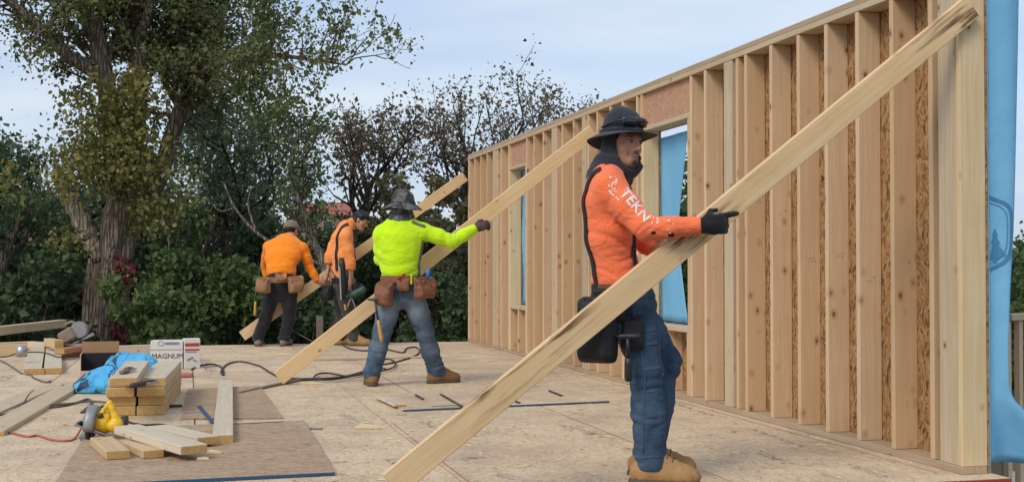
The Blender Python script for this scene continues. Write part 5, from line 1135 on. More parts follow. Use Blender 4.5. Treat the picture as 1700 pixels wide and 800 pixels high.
# ================================================================== shared builder for the three farther workers
def worker(label, Jd, fwd, hfw, shirt_m, trouser_m, boot_m, toes, gloves=(None, None), vox=.0115, tw=(.17, .12), hem_t=.42, head_s=1.0, hair=False, sleeves=(True, True), hup=ZV, hands=None, wear=None, leg=1.0, chest=1.0, goat=0.0):
    J = jts(Jd); J['anR'][2] = .11; J['anL'][2] = .11
    root = person('person', J['anR'] * .5 + J['anL'] * .5, label); lat = unit(J['shL'] - J['shR']); lath = unit(J['hipL'] - J['hipR']); hc = J['hed']
    lo, hi = bounds(J, list(J), .2); lo[2] = .03; F = Field(lo, hi, .018, [[(hc[i] - .15, hc[i] + .15, .008)] + [(J['wr' + s][i] - .13, J['wr' + s][i] + .13, .0095) for s in 'RL'] for i in range(3)])
    F.loft([(J['pel'], lath, .14, .095), (J['wst'], lat, .13, .08), (J['rib'], lat, .14, .09), (J['che'], lat, .16, .095), (J['upc'], lat, .12, .07)], .04); F.chain([J['upc'], J['nek'], hc - unit(hc - J['nek']) * .05], [.062, .056, .055], .02); limb_body(F, J)
    for s in 'RL': F.chain([J['an' + s], J['an' + s] - ZV * .07], [.038, .04], .02)
    for i, s in enumerate('RL'):
        h = (hands or {}).get(s); fd = unit(J['wr' + s] - J['el' + s])
        if h: hand(F, J['wr' + s], *h[:3], 1.08, h[3], .05, .0105)
        else: hand(F, J['wr' + s], fd, -lat if s == 'L' else lat, fwd, 1.05, (.35, .4, .3), .05, .0105)
    A, P = head(F, hc, hfw, hup, head_s); body = F.build('body', M['skin'], root, 0); cols = head_tones(F.V, hc, A, head_s, goat, False)
    for i, s in enumerate('RL'):
        if gloves[i] is not None:
            fd = unit(J['wr' + s] - J['el' + s]); m = ((F.V - J['wr' + s]) @ fd > -.03) & (np.linalg.norm(F.V - J['wr' + s], axis=1) < .22); cols[m] = gloves[i]
    setcol(body, 'tone', cols)
    S = Field(*bounds(J, ['pel', 'upc', 'shR', 'shL', 'elR', 'elL', 'wrR', 'wrL', 'wst'], .2), vox); up = unit(J['rib'] - J['pel']); hem = J['pel'] + (J['wst'] - J['pel']) * hem_t; a, b = tw
    S.loft([(J['pel'], lath, a * .98, b), (J['wst'], lat, a * .95, b * .97), (J['rib'], lat, a * 1.05 * chest, b * 1.05), (J['che'], lat, a * 1.12 * chest, b * 1.05), (J['upc'], lat, a * .86, b * .8)], .05)
    for s in 'RL': S.cone(J['upc'], J['sh' + s], .08, .066, .04)
    S.warp(masked(folds(.008, .09, up + lat * .4, 5, gain=.6), J['wst'], .18)).warp(masked(folds(.006, .13, up * .6 + lat, 6, gain=.6), J['rib'], .22)).cut(hem, -up)
    for i, s in enumerate('RL'):
        sh, el, wr = J['sh' + s], J['el' + s], J['wr' + s]; ud, fd = unit(el - sh), unit(wr - el); end = wr if sleeves[i] is True else el + (wr - el) * sleeves[i]
        S.chain([sh, (sh + el) / 2, el], [.068, .064, .058], .035).chain([el, (el + end) / 2, end], [.057, .054, .042 if sleeves[i] is True else .056], .02); S.warp(masked(folds(.007, .06, ud + fd * .5, 20 + i, gain=.6), el, .12), el - .25, el + .25).warp(masked(folds(.006, .07, ud, 24 + i, gain=.6), sh + (el - sh) * .4, .12), sh - .25, sh + .25); S.cut(end + fd * .01, fd, 0, end - .1, end + .1)
    shirt = S.build('shirt', M[shirt_m], root); bvh = BVHTree.FromPolygons([tuple(v) for v in S.V], [tuple(map(int, q)) for q in S.Q])
    T = Field(*bounds(J, ['pel', 'hipR', 'hipL', 'anR', 'anL', 'knL', 'knR'], .22), vox); T.loft([(J['hipR'] * .5 + J['hipL'] * .5 - ZV * .01, lath, a * .98, b * 1.02), (J['pel'], lath, a * .98, b * .98), (J['wst'], lath, a * .9, b * .9)], .04)
    for s in 'RL':
        h, k_, an = J['hip' + s], J['kn' + s], J['an' + s]; q = unit(an - k_); T.chain([h, (h + k_) / 2, k_], [.096 * leg, .088 * leg, .076 * leg], .04).chain([k_, (k_ + an) / 2, an, an - ZV * .035], [.075 * leg, .074 * leg, .070 * leg, .070 * leg], .03)
        T.warp(masked(folds(.009, .07, q, 31), an + ZV * .1, .14), an - .2, an + .35).warp(masked(folds(.007, .08, q, 33), k_, .13), k_ - .25, k_ + .25).warp(masked(folds(.008, .07, unit(k_ - h) + lath * .6, 35), h, .14), h - .25, h + .25); T.cut(an - ZV * .05, -ZV, 0, an - .15, an + .15)
    T.cut(J['pel'] + (J['wst'] - J['pel']) * .62, unit(J['wst'] - J['pel'])); tr = T.build('trousers', M[trouser_m], root); w_ = np.full(len(T.V), .25)
    for (c, rr, am) in (wear(J) if wear else ()): w_ += am * np.exp(-((T.V - c) ** 2).sum(1) / rr ** 2)
    setattr_f(tr, 'wear', w_)
    for s, t in zip('RL', toes): boot('boot', J['an' + s], t, M[boot_m], M['sole'], root, 1.08, vox * .95, shaft=.13)
    return root, J, bvh, shirt, A, lat, lath

# ------------------------------------------------------------------ lime-shirted worker, seen from behind
def worker_lime():
    z = 10.93
    root, J, bvh, shirt, A, lat, lath = worker('worker in lime shirt and faded jeans seen from behind, legs apart, grey brimmed hat',
        dict(pel=(667, 472, z), wst=(664, 447, z), rib=(663, 420, z), che=(664, 394, z), upc=(666, 373, z + .02), nek=(668, 362, z + .03), hed=(669, 346, z + .05),
             shR=(702, 384, z + .02), elR=(751, 401, z + .02), wrR=(789, 379, z + .06), shL=(634, 388, z), elL=(632, 430, z + .06), wrL=(655, 440, z + .24),
             hipR=(684, 487, z), knR=(706, 553, z + .08), anR=(724, 615, z + .22), hipL=(651, 487, z), knL=(634, 555, z - .02), anL=(618, 620, z - .02)),
        HV, unit(HV + RV * .25 - ZV * .1), 'lime', 'denim', 'boot_brown', (unit(RV * .9 + HV * .5), unit(-RV * .25 + HV)), (np.array([.05, .035, .03]), np.array([.05, .035, .03])), tw=(.158, .115), chest=1.06,
        hands=dict(R=(unit(RV + ZV * .35), -ZV * .3 + HV, ZV, (.8, .9, .6))),
        wear=lambda J: [(J['hipR'] * .6 + J['knR'] * .4 - HV * .09, .10, .75), (J['hipL'] * .6 + J['knL'] * .4 - HV * .09, .10, .75), (J['knR'] * .7 + J['anR'] * .3 - HV * .07, .12, .25), (J['knL'] * .7 + J['anL'] * .3 - HV * .07, .12, .25), (J['pel'] - HV * .1, .08, -.2)], leg=1.02)
    g = G('grey_camo'); v = g.obj(False); n = g.noise(v, 26, 2, .5, .8); n2 = g.noise(v, 12, 2, .5, .5); cm = g.bsdf(g.mix(g.fac(n2, .5, .56), g.mix(g.fac(n, .47, .53), (.07, .073, .076), (.145, .15, .15)), (.035, .037, .04)), .9)
    hc = J['hed']; hat('bucket_hat', hc + ZV * .038, unit(HV + RV * .3), unit(ZV + RV * .05 + HV * .06), cm, root, (.112, .104), .128, .070, .040, .012, 8, crush=.007, flat=.5, pw=6.0)
    N = Field(hc - .26, hc + .2, .012); N.loft([(J['upc'] + ZV * .0 - HV * .01, lat, .125, .085), (J['nek'], lat, .10, .09), (hc - ZV * .01 - HV * .01, lat, .085, .098), (hc + ZV * .05, lat, .082, .09)], .03); N.warp(folds(.007, .06, ZV + RV * .3, 4)); N.cut(J['upc'] - ZV * .015, -ZV - RV * .12); N.build('neck_drape', cm, root)
    ribbon('side_panel', [W(704, 400, 10.9), W(708, 425, 10.9), W(702, 450, 10.9), W(700, 462, 10.9)], bvh, .05, M['grey_panel'], shirt, .001, .003); ribbon('shoulder_yoke', [W(684, 368, 10.88), W(695, 372, 10.88), W(706, 378, 10.9)], bvh, .03, M['grey_panel'], shirt, .001, .003)
    bc = J['pel'] + (J['wst'] - J['pel']) * .35; belt('tool_belt', bc, lath, .172, .132, .06, M['brown_leather'], root)
    pouch('tool_pouch', W(700, 458, 10.80), -HV * .75 + RV * .6, .20, .19, .09, M['brown_leather'], root, .012); pouch('tool_pouch', W(643, 467, 10.80), -HV * .8 - RV * .55, .17, .21, .08, M['brown_leather'], root, .012, -.1); pouch('tool_pouch', W(670, 458, 10.78), -HV, .12, .13, .045, M['brown_leather'], root, .012, 0, 0)
    MB().tube([W(710, 462, 10.74), W(711, 447, 10.74)], [.016, .02], 10).build('blue_tool', plain('blue_plastic', (.03, .16, .5), .4), root, True); MB().box(W(683, 463, 10.76), RV, ZV, .014, .09, .03).build('lime_tool', plain('lime_plastic', (.6, .75, .02), .4), root); MB().tube([W(660, 462, 10.74), W(672, 455, 10.74)], .011, 8).build('red_tool', plain('red_plastic', (.45, .04, .02), .4), root, True)
    hammer('yellow-handled hammer hanging at the hip of the lime-shirted worker', W(622, 497, 10.72), W(634, 568, 10.70))
worker_lime()

# ------------------------------------------------------------------ bending worker in orange, far left
def worker_bend():
    z = 16.38
    root, J, bvh, shirt, A, lat, lath = worker('worker in plain orange shirt, black trousers and olive cap bending to the far brace',
        dict(pel=(466, 470, z), wst=(467, 448, z + .05), rib=(469, 428, z + .14), che=(471, 412, z + .26), upc=(477, 400, z + .36), nek=(481, 394, z + .42), hed=(484, 384, z + .48),
             shR=(503, 412, z + .28), elR=(515, 446, z + .30), wrR=(527, 466, z + .28), shL=(446, 410, z + .30), elL=(440, 440, z + .50), wrL=(446, 468, z + .56),
             hipR=(482, 485, z), knR=(480, 528, z + .04), anR=(472, 565, z - .02), hipL=(452, 485, z), knL=(441, 528, z + .04), anL=(429, 565, z - .05)),
        HV, unit(HV + RV * .45 - ZV * .35), 'orange', 'black_cloth', 'boot_grey', (unit(HV + RV * .15), unit(HV - RV * .2)), tw=(.185, .125), chest=1.12, vox=.013, hup=unit(ZV + HV * .3), hem_t=.5,
        hands=dict(R=(unit(RV * .85 - ZV * .15 + HV * .1), HV, ZV, (.6, .7, .5))))
    hc = J['hed']; fw = unit(HV + RV * .5 - ZV * .35); up = unit(ZV + HV * .25); up = unit(up - fw * np.dot(up, fw)); lf = np.cross(up, fw); cm = cloth('olive_cap', (.20, .165, .105), .15)
    F = Field(hc - .22, hc + .24, .011); F.ell(hc + up * .045 - fw * .012, (fw, lf, up), (.118, .100, .108), 0); F.cut(hc + up * .020 - fw * 0, -up); F.build('cap', cm, root)
    V = []; n = 12
    for i in range(n + 1):
        a = -1.15 + 2.3 * i / n
        for t in (0, 1): V.append(hc + up * (.034 - .018 * t) + fw * (.085 + .10 * t) * math.cos(a) * (1 if t else 1.15) + lf * .085 * math.sin(a) * (1 if t else 1.02))
    o = wobj('cap_visor', V, [[2 * i, 2 * i + 2, 2 * i + 3, 2 * i + 1] for i in range(n)], cm, root, True); md = o.modifiers.new('thickness', 'SOLIDIFY'); md.thickness = .006
    H = Field(hc - .2, hc + .2, .010); H.ell(hc + up * .03 - fw * .016, (fw, lf, up), (.100, .081, .092), 0); H.cut(hc + up * .026, up); H.cut(hc - up * .055, -up); H.cut(hc + fw * .02, fw); H.build('hair', M['hair'], root)
    bc = J['pel'] + (J['wst'] - J['pel']) * .25; belt('tool_belt', bc, lath, .196, .142, .07, M['tan_leather'], root)
    pouch('tool_pouch', W(489, 458, z - .16), -HV * .8 + RV * .5, .20, .21, .10, M['tan_leather'], root, .013, .1); pouch('tool_pouch', W(442, 459, z - .16), -HV * .8 - RV * .5, .20, .21, .10, M['tan_leather'], root, .013, -.1); pouch('tool_pouch', W(467, 452, z - .18), -HV, .15, .12, .05, M['tan_leather'], root, .013, 0, 0)
    MB().box(W(474, 458, z - .24), RV, ZV, .03, .06, .03).build('orange_tool', plain('orange_plastic', (.8, .2, .03), .4), root)
    hammer('hammer hanging at the hip of the bending worker', W(425, 478, z - .12), W(423, 524, z - .12))
worker_bend()

# ------------------------------------------------------------------ dark-haired worker with the nail gun
def worker_nailer():
    z = 16.45
    root, J, bvh, shirt, A, lat, lath = worker('dark-haired worker in light orange hooded shirt looking down, nail gun at his side',
        dict(pel=(570, 468, z), wst=(569, 446, z), rib=(569, 422, z), che=(570, 396, z), upc=(575, 378, z), nek=(584, 369, z), hed=(598, 366, z),
             shR=(574, 392, z - .17), elR=(583, 434, z - .17), wrR=(583, 462, z - .16), shL=(560, 393, z + .15), elL=(547, 424, z + .10), wrL=(545, 448, z + .12),
             hipR=(572, 482, z - .08), knR=(578, 522, z - .08), anR=(588, 560, z - .06), hipL=(568, 482, z + .08), knL=(568, 522, z + .08), anL=(566, 562, z + .10)),
        RV, unit(RV * .9 - HV * .1 - ZV * .5), 'orange_light', 'charcoal', 'boot_tan', (unit(RV - HV * .2), unit(RV + HV * .1)), tw=(.165, .125), vox=.013, sleeves=(.45, .5), hup=unit(ZV + RV * .5), hem_t=.1, leg=1.0,
        hands=dict(R=(unit(-ZV + RV * .1), HV * .6 - RV * .3, RV, (.3, .35, .3)), L=(-ZV, RV, -HV, (.5, .6, .5))))
    hc = J['hed']; fw = unit(RV * .9 - HV * .1 - ZV * .5); up = unit(ZV + RV * .5); up = unit(up - fw * np.dot(up, fw)); lf = np.cross(up, fw)
    H = Field(hc - .22, hc + .24, .010); H.ell(hc + up * .045 - fw * .018, (fw, lf, up), (.106, .086, .092), 0).ell(hc + up * .080 + fw * .045, (fw, lf, up), (.05, .068, .04), .03); H.ell(hc + fw * .10 - up * .03, (fw, lf, up), (.075, .1, .085), .01, sub=True); H.ell(hc - fw * .050 - up * .015, (fw, lf, up), (.052, .072, .07), .02); H.cut(hc - up * .08, -up); H.ell(hc + fw * .04 - up * .03, (fw, lf, up), (.05, .12, .05), .01, sub=True); H.warp(folds(.004, .03, fw + up * .3, 3, .8)); H.build('hair', M['hair'], root)
    C = Field(J['nek'] - .2, J['nek'] + .2, .012); C.loft([(J['upc'] - RV * .01, lat, .115, .10), (J['nek'] - RV * .012 + ZV * .01, lat, .088, .085)], .03); C.ell(J['nek'] - RV * .06 + ZV * .0, (RV, HV, ZV), (.06, .09, .06), .03); C.ell(J['nek'] + RV * .03 + ZV * .08, (RV, HV, ZV), (.075, .075, .08), .01, sub=True); C.cut(J['nek'] + ZV * .045, ZV - RV * .3); C.build('hood', M['orange_light'], root)
    ribbon('suspender', [W(578, 374, z - .1), W(565, 380, z - .14), W(558, 400, z - .16), W(556, 425, z - .16), W(557, 450, z - .16)], bvh, .045, M['black_leather'], root, .003, .005); ribbon('suspender', [W(590, 380, z - .1), W(597, 410, z - .1), W(597, 450, z - .1)], bvh, .04, M['black_leather'], root, .003, .005)
    belt('tool_belt', J['pel'] + ZV * .02, lath, .176, .14, .06, M['black_leather'], root); pouch('tool_pouch', W(549, 472, z - .08), -HV * .6 - RV * .7, .17, .21, .10, M['black_leather'], root, .014); pouch('tool_pouch', W(592, 470, z - .16), -HV * .8 + RV * .5, .15, .18, .08, M['black_leather'], root, .014)
    # framing nailer: held upright at his side
    P = lambda x, y, d=-.36: W(x, y, z + d); n = empty('nail_gun', P(573, 500), 'black pneumatic nail gun hanging upright at the side of the dark-haired worker', 'nail gun')
    MB().tube([P(567, 428), P(568, 440), P(570, 470), P(571, 496)], [.030, .045, .05, .045], 10).build('magazine_body', M['black_plastic'], n, True); MB().box((P(566, 468) + P(566, 472)) / 2 - HV * .05, P(566.5, 490) - P(564.5, 446), RV, .42, .018, .02).build('feed_rail', M['metal'], n); MB().tube([P(571, 496), P(573, 500)], [.035, .02], 8).build('nose', M['dark_metal'], n, True)
    MB().tube(catmull([P(557, 460, -.3), P(548, 446, -.3), P(545, 455, -.3), P(541, 470, -.3)], 5), .007, 6).build('air_fitting', M['dark_metal'], n, True)
    d = empty('drill', P(596, 490), 'green and grey cordless tool hanging by the thigh of the dark-haired worker', 'drill')
    gm = plain('green_plastic', (.03, .085, .065), .5, var=.3); MB().tube([P(578, 492), P(588, 488), P(602, 481), P(606, 479)], [.03, .045, .048, .04], 10).build('motor_housing', gm, d, True); MB().tube([P(578, 492), P(574, 494)], [.04, .03], 10).build('chuck', M['dark_metal'], d, True); MB().tube([P(597, 484), P(590, 470), P(588, 462)], [.025, .02, .02], 8).build('grip', M['black_plastic'], d, True)
    MB().tube(catmull([P(583, 494), P(580, 500), P(577, 510)], 4), .008, 6).tube(catmull([P(583, 494), P(587, 502), P(591, 514)], 4), .008, 6).build('wire_hook', M['metal'], d, True)
    hammer('hammer hanging below the nail gun of the dark-haired worker', W(571, 494, z - .3), W(574, 515, z - .3))
worker_nailer()
# ================================================================== MATERIAL AND TOOLS ON THE DECK
def lay(name, label, cat, a, b, w, t, mat, z=0.0, group=None, ch=.003, roll=0.0, tilt=(0, 0), end='endgrain'):
    """plank lying between two deck points (pixels of its centre line); its sawn ends are real thin faces of end grain"""
    p, q = FL(*a, z), FL(*b, z); p = p + ZV * tilt[0]; q = q + ZV * tilt[1]; d = unit(q - p); s_ = unit(np.cross(ZV, d)); up = np.cross(d, s_); s_ = s_ * math.cos(roll) + up * math.sin(roll)
    L = np.linalg.norm(q - p); c = (p + q) / 2 + np.cross(d, s_) * (t / 2 + .001)
    me = cbox(L, w, t, ch).copy(); me.materials.clear(); me.materials.append(M[mat]); me.materials.append(M[end])
    for f in me.polygons:
        if abs(f.normal[0]) > .9: f.material_index = 1
    o = bpy.data.objects.new(name, me); COL.objects.link(o); place(o, c, d, s_); tag(o, label, cat, group); return o
def cord(label, pts, rad, mat, z=0.0, name='cord', lift=None, cat='cord'):
    P = [FL(x, y, z + rad) if not isinstance(x, np.ndarray) else x for (x, y) in pts]
    if lift:
        for i, h in lift.items(): P[i] = P[i] + ZV * h
    C = catmull(P, 8); o = MB().tube(C, rad, 6).build(name, M[mat], None, True); return tag(o, label, cat)
M['rubber'] = plain('black_rubber', (.035, .035, .035), .6); M['grey_rubber'] = plain('dusty_grey_cord', (.12, .105, .09), .8, var=.3); M['orange_cord'] = plain('faded_orange_cord', (.42, .12, .06), .6)
M['yellow'] = plain('tool_yellow', (.78, .47, .015), .42, nscale=60, var=.10, coat=.2); M['tool_grey'] = plain('dusty_grey_metal', (.28, .28, .29), .5, .5, var=.2); M['tool_dark'] = plain('dusty_black_plastic', (.045, .043, .042), .6, var=.3); M['red_plastic'] = plain('faded_red_plastic', (.55, .13, .07), .5)
M['card'] = plain('cardboard', (.36, .22, .115), .9, nscale=8, var=.1); M['card_in'] = plain('black_liner', (.02, .016, .022), .7); M['card_side'] = plain('pale_cardboard', (.55, .42, .31), .9, nscale=8, var=.1); M['white_card'] = plain('white_printed_card', (.68, .65, .61), .8, nscale=10, var=.06); M['print_black'] = plain('black_print', (.03, .03, .03), .8); M['print_grey'] = plain('grey_print', (.25, .25, .25), .8); M['print_red'] = plain('red_print', (.42, .05, .045), .7)
M['sawdust'] = plain('fresh_scrap_wood', (.72, .56, .33), .9, nscale=30, var=.15)

# ---- dark loose OSB sheets lying on the deck
def sheet_on_floor(label, corners, t, mat, z=0.0, front=None):
    P = [FL(*c, z + t) for c in corners]; V = [p for p in P] + [p - ZV * (t - .0015) for p in P]; n = len(P)
    c0 = np.mean(P, 0); ar = np.cross(P[1] - P[0], P[2] - P[0])[2]; top = list(range(n)) if ar > 0 else list(range(n))[::-1]
    root = wobj('loose_osb_sheet', V, [top, [i + n for i in top[::-1]]] + [[top[i], top[i] + n, top[(i + 1) % n] + n, top[(i + 1) % n]] for i in range(n)], M[mat]); tag(root, label, 'board')
    if front is not None:
        a, b = P[front], P[(front + 1) % n]; d = unit(b - a); nrm = unit(np.cross(d, ZV)); nrm = nrm if nrm[1] < 0 else -nrm
        m = (a + b) / 2 + nrm * .0015 - ZV * (t / 2 - .001); board('painted_edge', m, d, nrm, np.linalg.norm(b - a) - .01, .003, t - .002, M['blue_edge'], root, .0005)
    return root
sheet_on_floor('big dark OSB sheet with a blue front edge in the left foreground', [(88, 806), (557, 783), (505, 697), (148, 712)], .018, 'dark_osb', 0, 0)
sheet_on_floor('dark OSB sheet under the raggedly cut plank, partly covered by the big sheet', [(300, 694), (470, 692), (432, 640), (312, 644)], .011, 'dark_osb')
# ---- sheet with offcuts in mid-deck
sheet_on_floor('thin OSB sheet with a blue edge lying mid-deck behind the nearest brace', [(668, 680), (1012, 665), (940, 640), (632, 655)], .014, 'floor_osb', 0, 0)
lay('offcut', 'narrow OSB strip at the left end of the mid-deck sheet', 'offcut', (632, 660), (664, 675), .09, .018, 'cut_pale', .015)
lay('offcut', 'thin pale strip along the blue edge of the mid-deck sheet', 'offcut', (716, 674), (768, 671), .03, .006, 'cut_pale', .016)
for i, (a, b, lb) in enumerate((((732, 654), (768, 675), 'dark steel strip lying across the blue edge of the mid-deck sheet'), ((690, 655), (702, 662), 'short dark strip on the left of the mid-deck sheet'), ((912, 648), (932, 656), 'short dark strip on the right of the mid-deck sheet'), ((842, 660), (862, 668), 'dark strip near the middle of the mid-deck sheet'))): tag(MB().box((FL(*a, .022) + FL(*b, .022)) / 2, FL(*b) - FL(*a), HV, np.linalg.norm(FL(*b) - FL(*a)), .02, .008).build('metal_strip', M['tool_dark']), lb, 'strip')
# ---- ragged plank and cut pieces in the left foreground
lay('plank', 'pale plank with a ragged left edge lying towards the camera on the dark sheet', 'plank', (370, 736), (375, 640), .115, .05, 'cut_pale', .014)
lay('offcut', 'leftmost short pine offcut on the dark sheet', 'offcut', (196, 762), (168, 738), .12, .045, 'cut', .019, 'pine offcuts on the dark sheet')
lay('offcut', 'short pine offcut second from the left, under the crossing plank', 'offcut', (255, 760), (215, 742), .11, .042, 'cut', .019, 'pine offcuts on the dark sheet')
lay('offcut', 'big pale plank offcut lying crosswise over the other offcuts', 'offcut', (322, 750), (210, 722), .15, .045, 'cut_pale', .062, 'pine offcuts on the dark sheet', tilt=(-.01, .012))
lay('offcut', 'pale offcut mostly hidden behind the crosswise one', 'offcut', (345, 738), (262, 718), .13, .045, 'cut_pale', .030, 'pine offcuts on the dark sheet')
for i, (x, y, s_, lb) in enumerate(((608, 710, .16, 'tan wedge of wood in the middle of the deck'), (515, 637, .17, 'pale scrap beside the foot of the second brace'), (470, 589, .2, 'pale scrap nearest the far brace foot'), (452, 578, .16, 'pale scrap between the feet of the bending worker'), (352, 752, .07, 'sliver of wood beside the big offcuts'), (335, 762, .05, 'thin shaving in front of the big offcuts'), (478, 604, .09, 'small shaving left of the second brace'))):
    p = FL(x, y, .02 if i in (4, 5) else 0.002); V = [p - RV * s_ * .45 - HV * s_ * .25, p + RV * s_ * .75 - HV * s_ * .15, p - RV * s_ * .30 + HV * s_ * .95]; V = V + [v + ZV * .012 for v in V]
    tag(wobj('wood_scrap', V, [[2, 1, 0], [3, 4, 5], [0, 1, 4, 3], [1, 2, 5, 4], [2, 0, 3, 5]], M['sawdust']), lb, 'scrap', 'wood scraps on the deck')
def bits():
    r = np.random.default_rng(8); V = []; Fc = []
    for k in range(420):
        px, py = r.uniform(0, 1500), 575 + 225 * r.uniform() ** .8; p = FL(px, py)
        if p[0] > 3.6 or p[1] > 16.9 or p[0] < -8: continue
        if k % 3: c = FL(*[(1000, 720), (560, 740), (300, 720), (760, 690)][k % 4]); p = c + np.array([r.normal() * .9, r.normal() * .9, 0])
        if p[0] > 3.6 or not 5.35 < p[1] < 16.9: continue
        a = r.uniform(0, 6.3); l, w = r.uniform(.008, .05), r.uniform(.003, .010); d = np.array([math.cos(a), math.sin(a), 0]); s_ = np.array([-d[1], d[0], 0]); b = len(V); z0 = .0022
        V += [p + d * l + ZV * z0, p + s_ * w + ZV * (z0 + .004), p - d * l + ZV * z0, p - s_ * w + ZV * z0]; Fc += [[b, b + 1, b + 2], [b, b + 2, b + 3]]
    tag(wobj('wood_chips', V, Fc, M['sawdust']), 'wood chips and shavings strewn over the deck', 'wood chips', kind='stuff')
bits()
tag(MB().box((FL(466, 708, .006) + FL(532, 711, .006)) / 2, FL(532, 711) - FL(466, 708), HV, .30, .03, .008).box(FL(470, 708, .014), RV, HV, .03, .035, .012).build('pry_bar', M['tool_grey']), 'grey flat pry bar at the corner of the dark sheet', 'pry bar')
tag(MB().tube([FL(398, 652, .012), FL(450, 640, .012), FL(503, 629, .012)], .013, 7).build('steel_rod', M['oldwood']), 'dark rod lying under the foot of the second brace', 'rod')
tag(lay('offcut', 'thin pale strip on the dark sheet right of the ragged plank', 'offcut', (392, 703), (470, 699), .035, .008, 'cut_pale', .02), None, None)
tag(MB().box((FL(307, 686, .008) + FL(338, 684, .008)) / 2, FL(338, 684) - FL(307, 686), HV, .15, .025, .008).build('strap_piece', M['blue_edge']), 'short dark blue strip behind the offcuts', 'strip')
tag(MB().box((FL(331, 674, .016) + FL(354, 702, .016)) / 2, FL(354, 702) - FL(331, 674), HV, np.linalg.norm(FL(354, 702) - FL(331, 674)), .028, .008).build('strap_piece', M['blue_edge']), 'slanting dark blue strip touching the ragged plank', 'strip')
tag(MB().tube([FL(268, 674, .014), FL(303, 673, .014)], [.014, .010], 7).build('chisel', M['tool_dark']), 'dark hand tool lying right of the lumber stack', 'tool')
# seam gap / long dark strip in the back
tag(MB().box((FL(516, 597, .012) + FL(722, 592, .012)) / 2, FL(722, 592) - FL(516, 597), HV, np.linalg.norm(FL(722, 592) - FL(516, 597)), .05, .02).build('lath', M['stud_pale']), 'long pale lath on the deck behind the lime-shirted worker', 'lath')

# ---- lumber stack
def stack():
    t, w = .064, .185; f0 = FL(249, 690); b0 = FL(290, 640); d = unit((b0 - f0) * np.array([1, 1, 0])); s_ = np.array([-d[1], d[0], 0]); s_ = s_ if s_ @ RV < 0 else -s_
    nm = ['bottom', 'second', 'third', 'top']; r = np.random.default_rng(4)
    for col in range(2):
        for k in range(4):
            L = [1.6, 1.5, 1.62, 1.55][k] if col == 0 else [.9, .8, .86, .75][k]; off = r.uniform(-.04, .05); c = f0 + d * (L / 2 + off) + s_ * (w + .008) * col + s_ * r.uniform(-.012, .012) + ZV * (t * (k + .5) + .001 * k + .001)
            me = cbox(L, w, t - .002, .004).copy(); me.materials.clear(); me.materials.append(M['cut_pale' if k == 3 else 'cut']); me.materials.append(M['endgrain'])
            for f in me.polygons:
                if abs(f.normal[0]) > .9: f.material_index = 1
            o = bpy.data.objects.new('lumber', me); COL.objects.link(o); place(o, c, d, s_); tag(o, '%s board in the %s column of the lumber stack with sawn ends' % (nm[k], ['right', 'left'][col]), 'lumber', 'boards in the lumber stack')
    top = f0 + ZV * (4 * t + .006); return top, d, s_
tp, sd1, ss1 = stack()
o = lay('offcut', 'short pale block lying on the lumber stack', 'offcut', (205, 640), (228, 610), .17, .05, 'cut_pale', .262)
def clamp(label, c, d, hm):
    d = unit(d); s_ = np.array([-d[1], d[0], 0]); root = empty('hand_tool', c, label, 'tool'); MB().tube([c - d * .15 + ZV * .014, c - d * .02 + ZV * .016], [.016, .018], 8).build('handle', M[hm], root, True)
    MB().box(c + d * .05 + ZV * .014, d, s_, .15, .022, .012).build('bar', M['metal'], root); MB().tube(catmull([c + d * .10 + ZV * .015, c + d * .13 + s_ * .035 + ZV * .02, c + d * .09 + s_ * .055 + ZV * .018, c + d * .04 + s_ * .04 + ZV * .016], 4), .009, 6).build('jaw', M['tool_dark'], root, True)
clamp('black-handled steel tool on the right column of the lumber stack', FL(243, 640, .262), FL(270, 634) - FL(212, 642), 'tool_dark'); clamp('steel tool with dark grip on the short block of the lumber stack', FL(214, 618, .315), FL(240, 612) - FL(200, 622), 'oldwood')

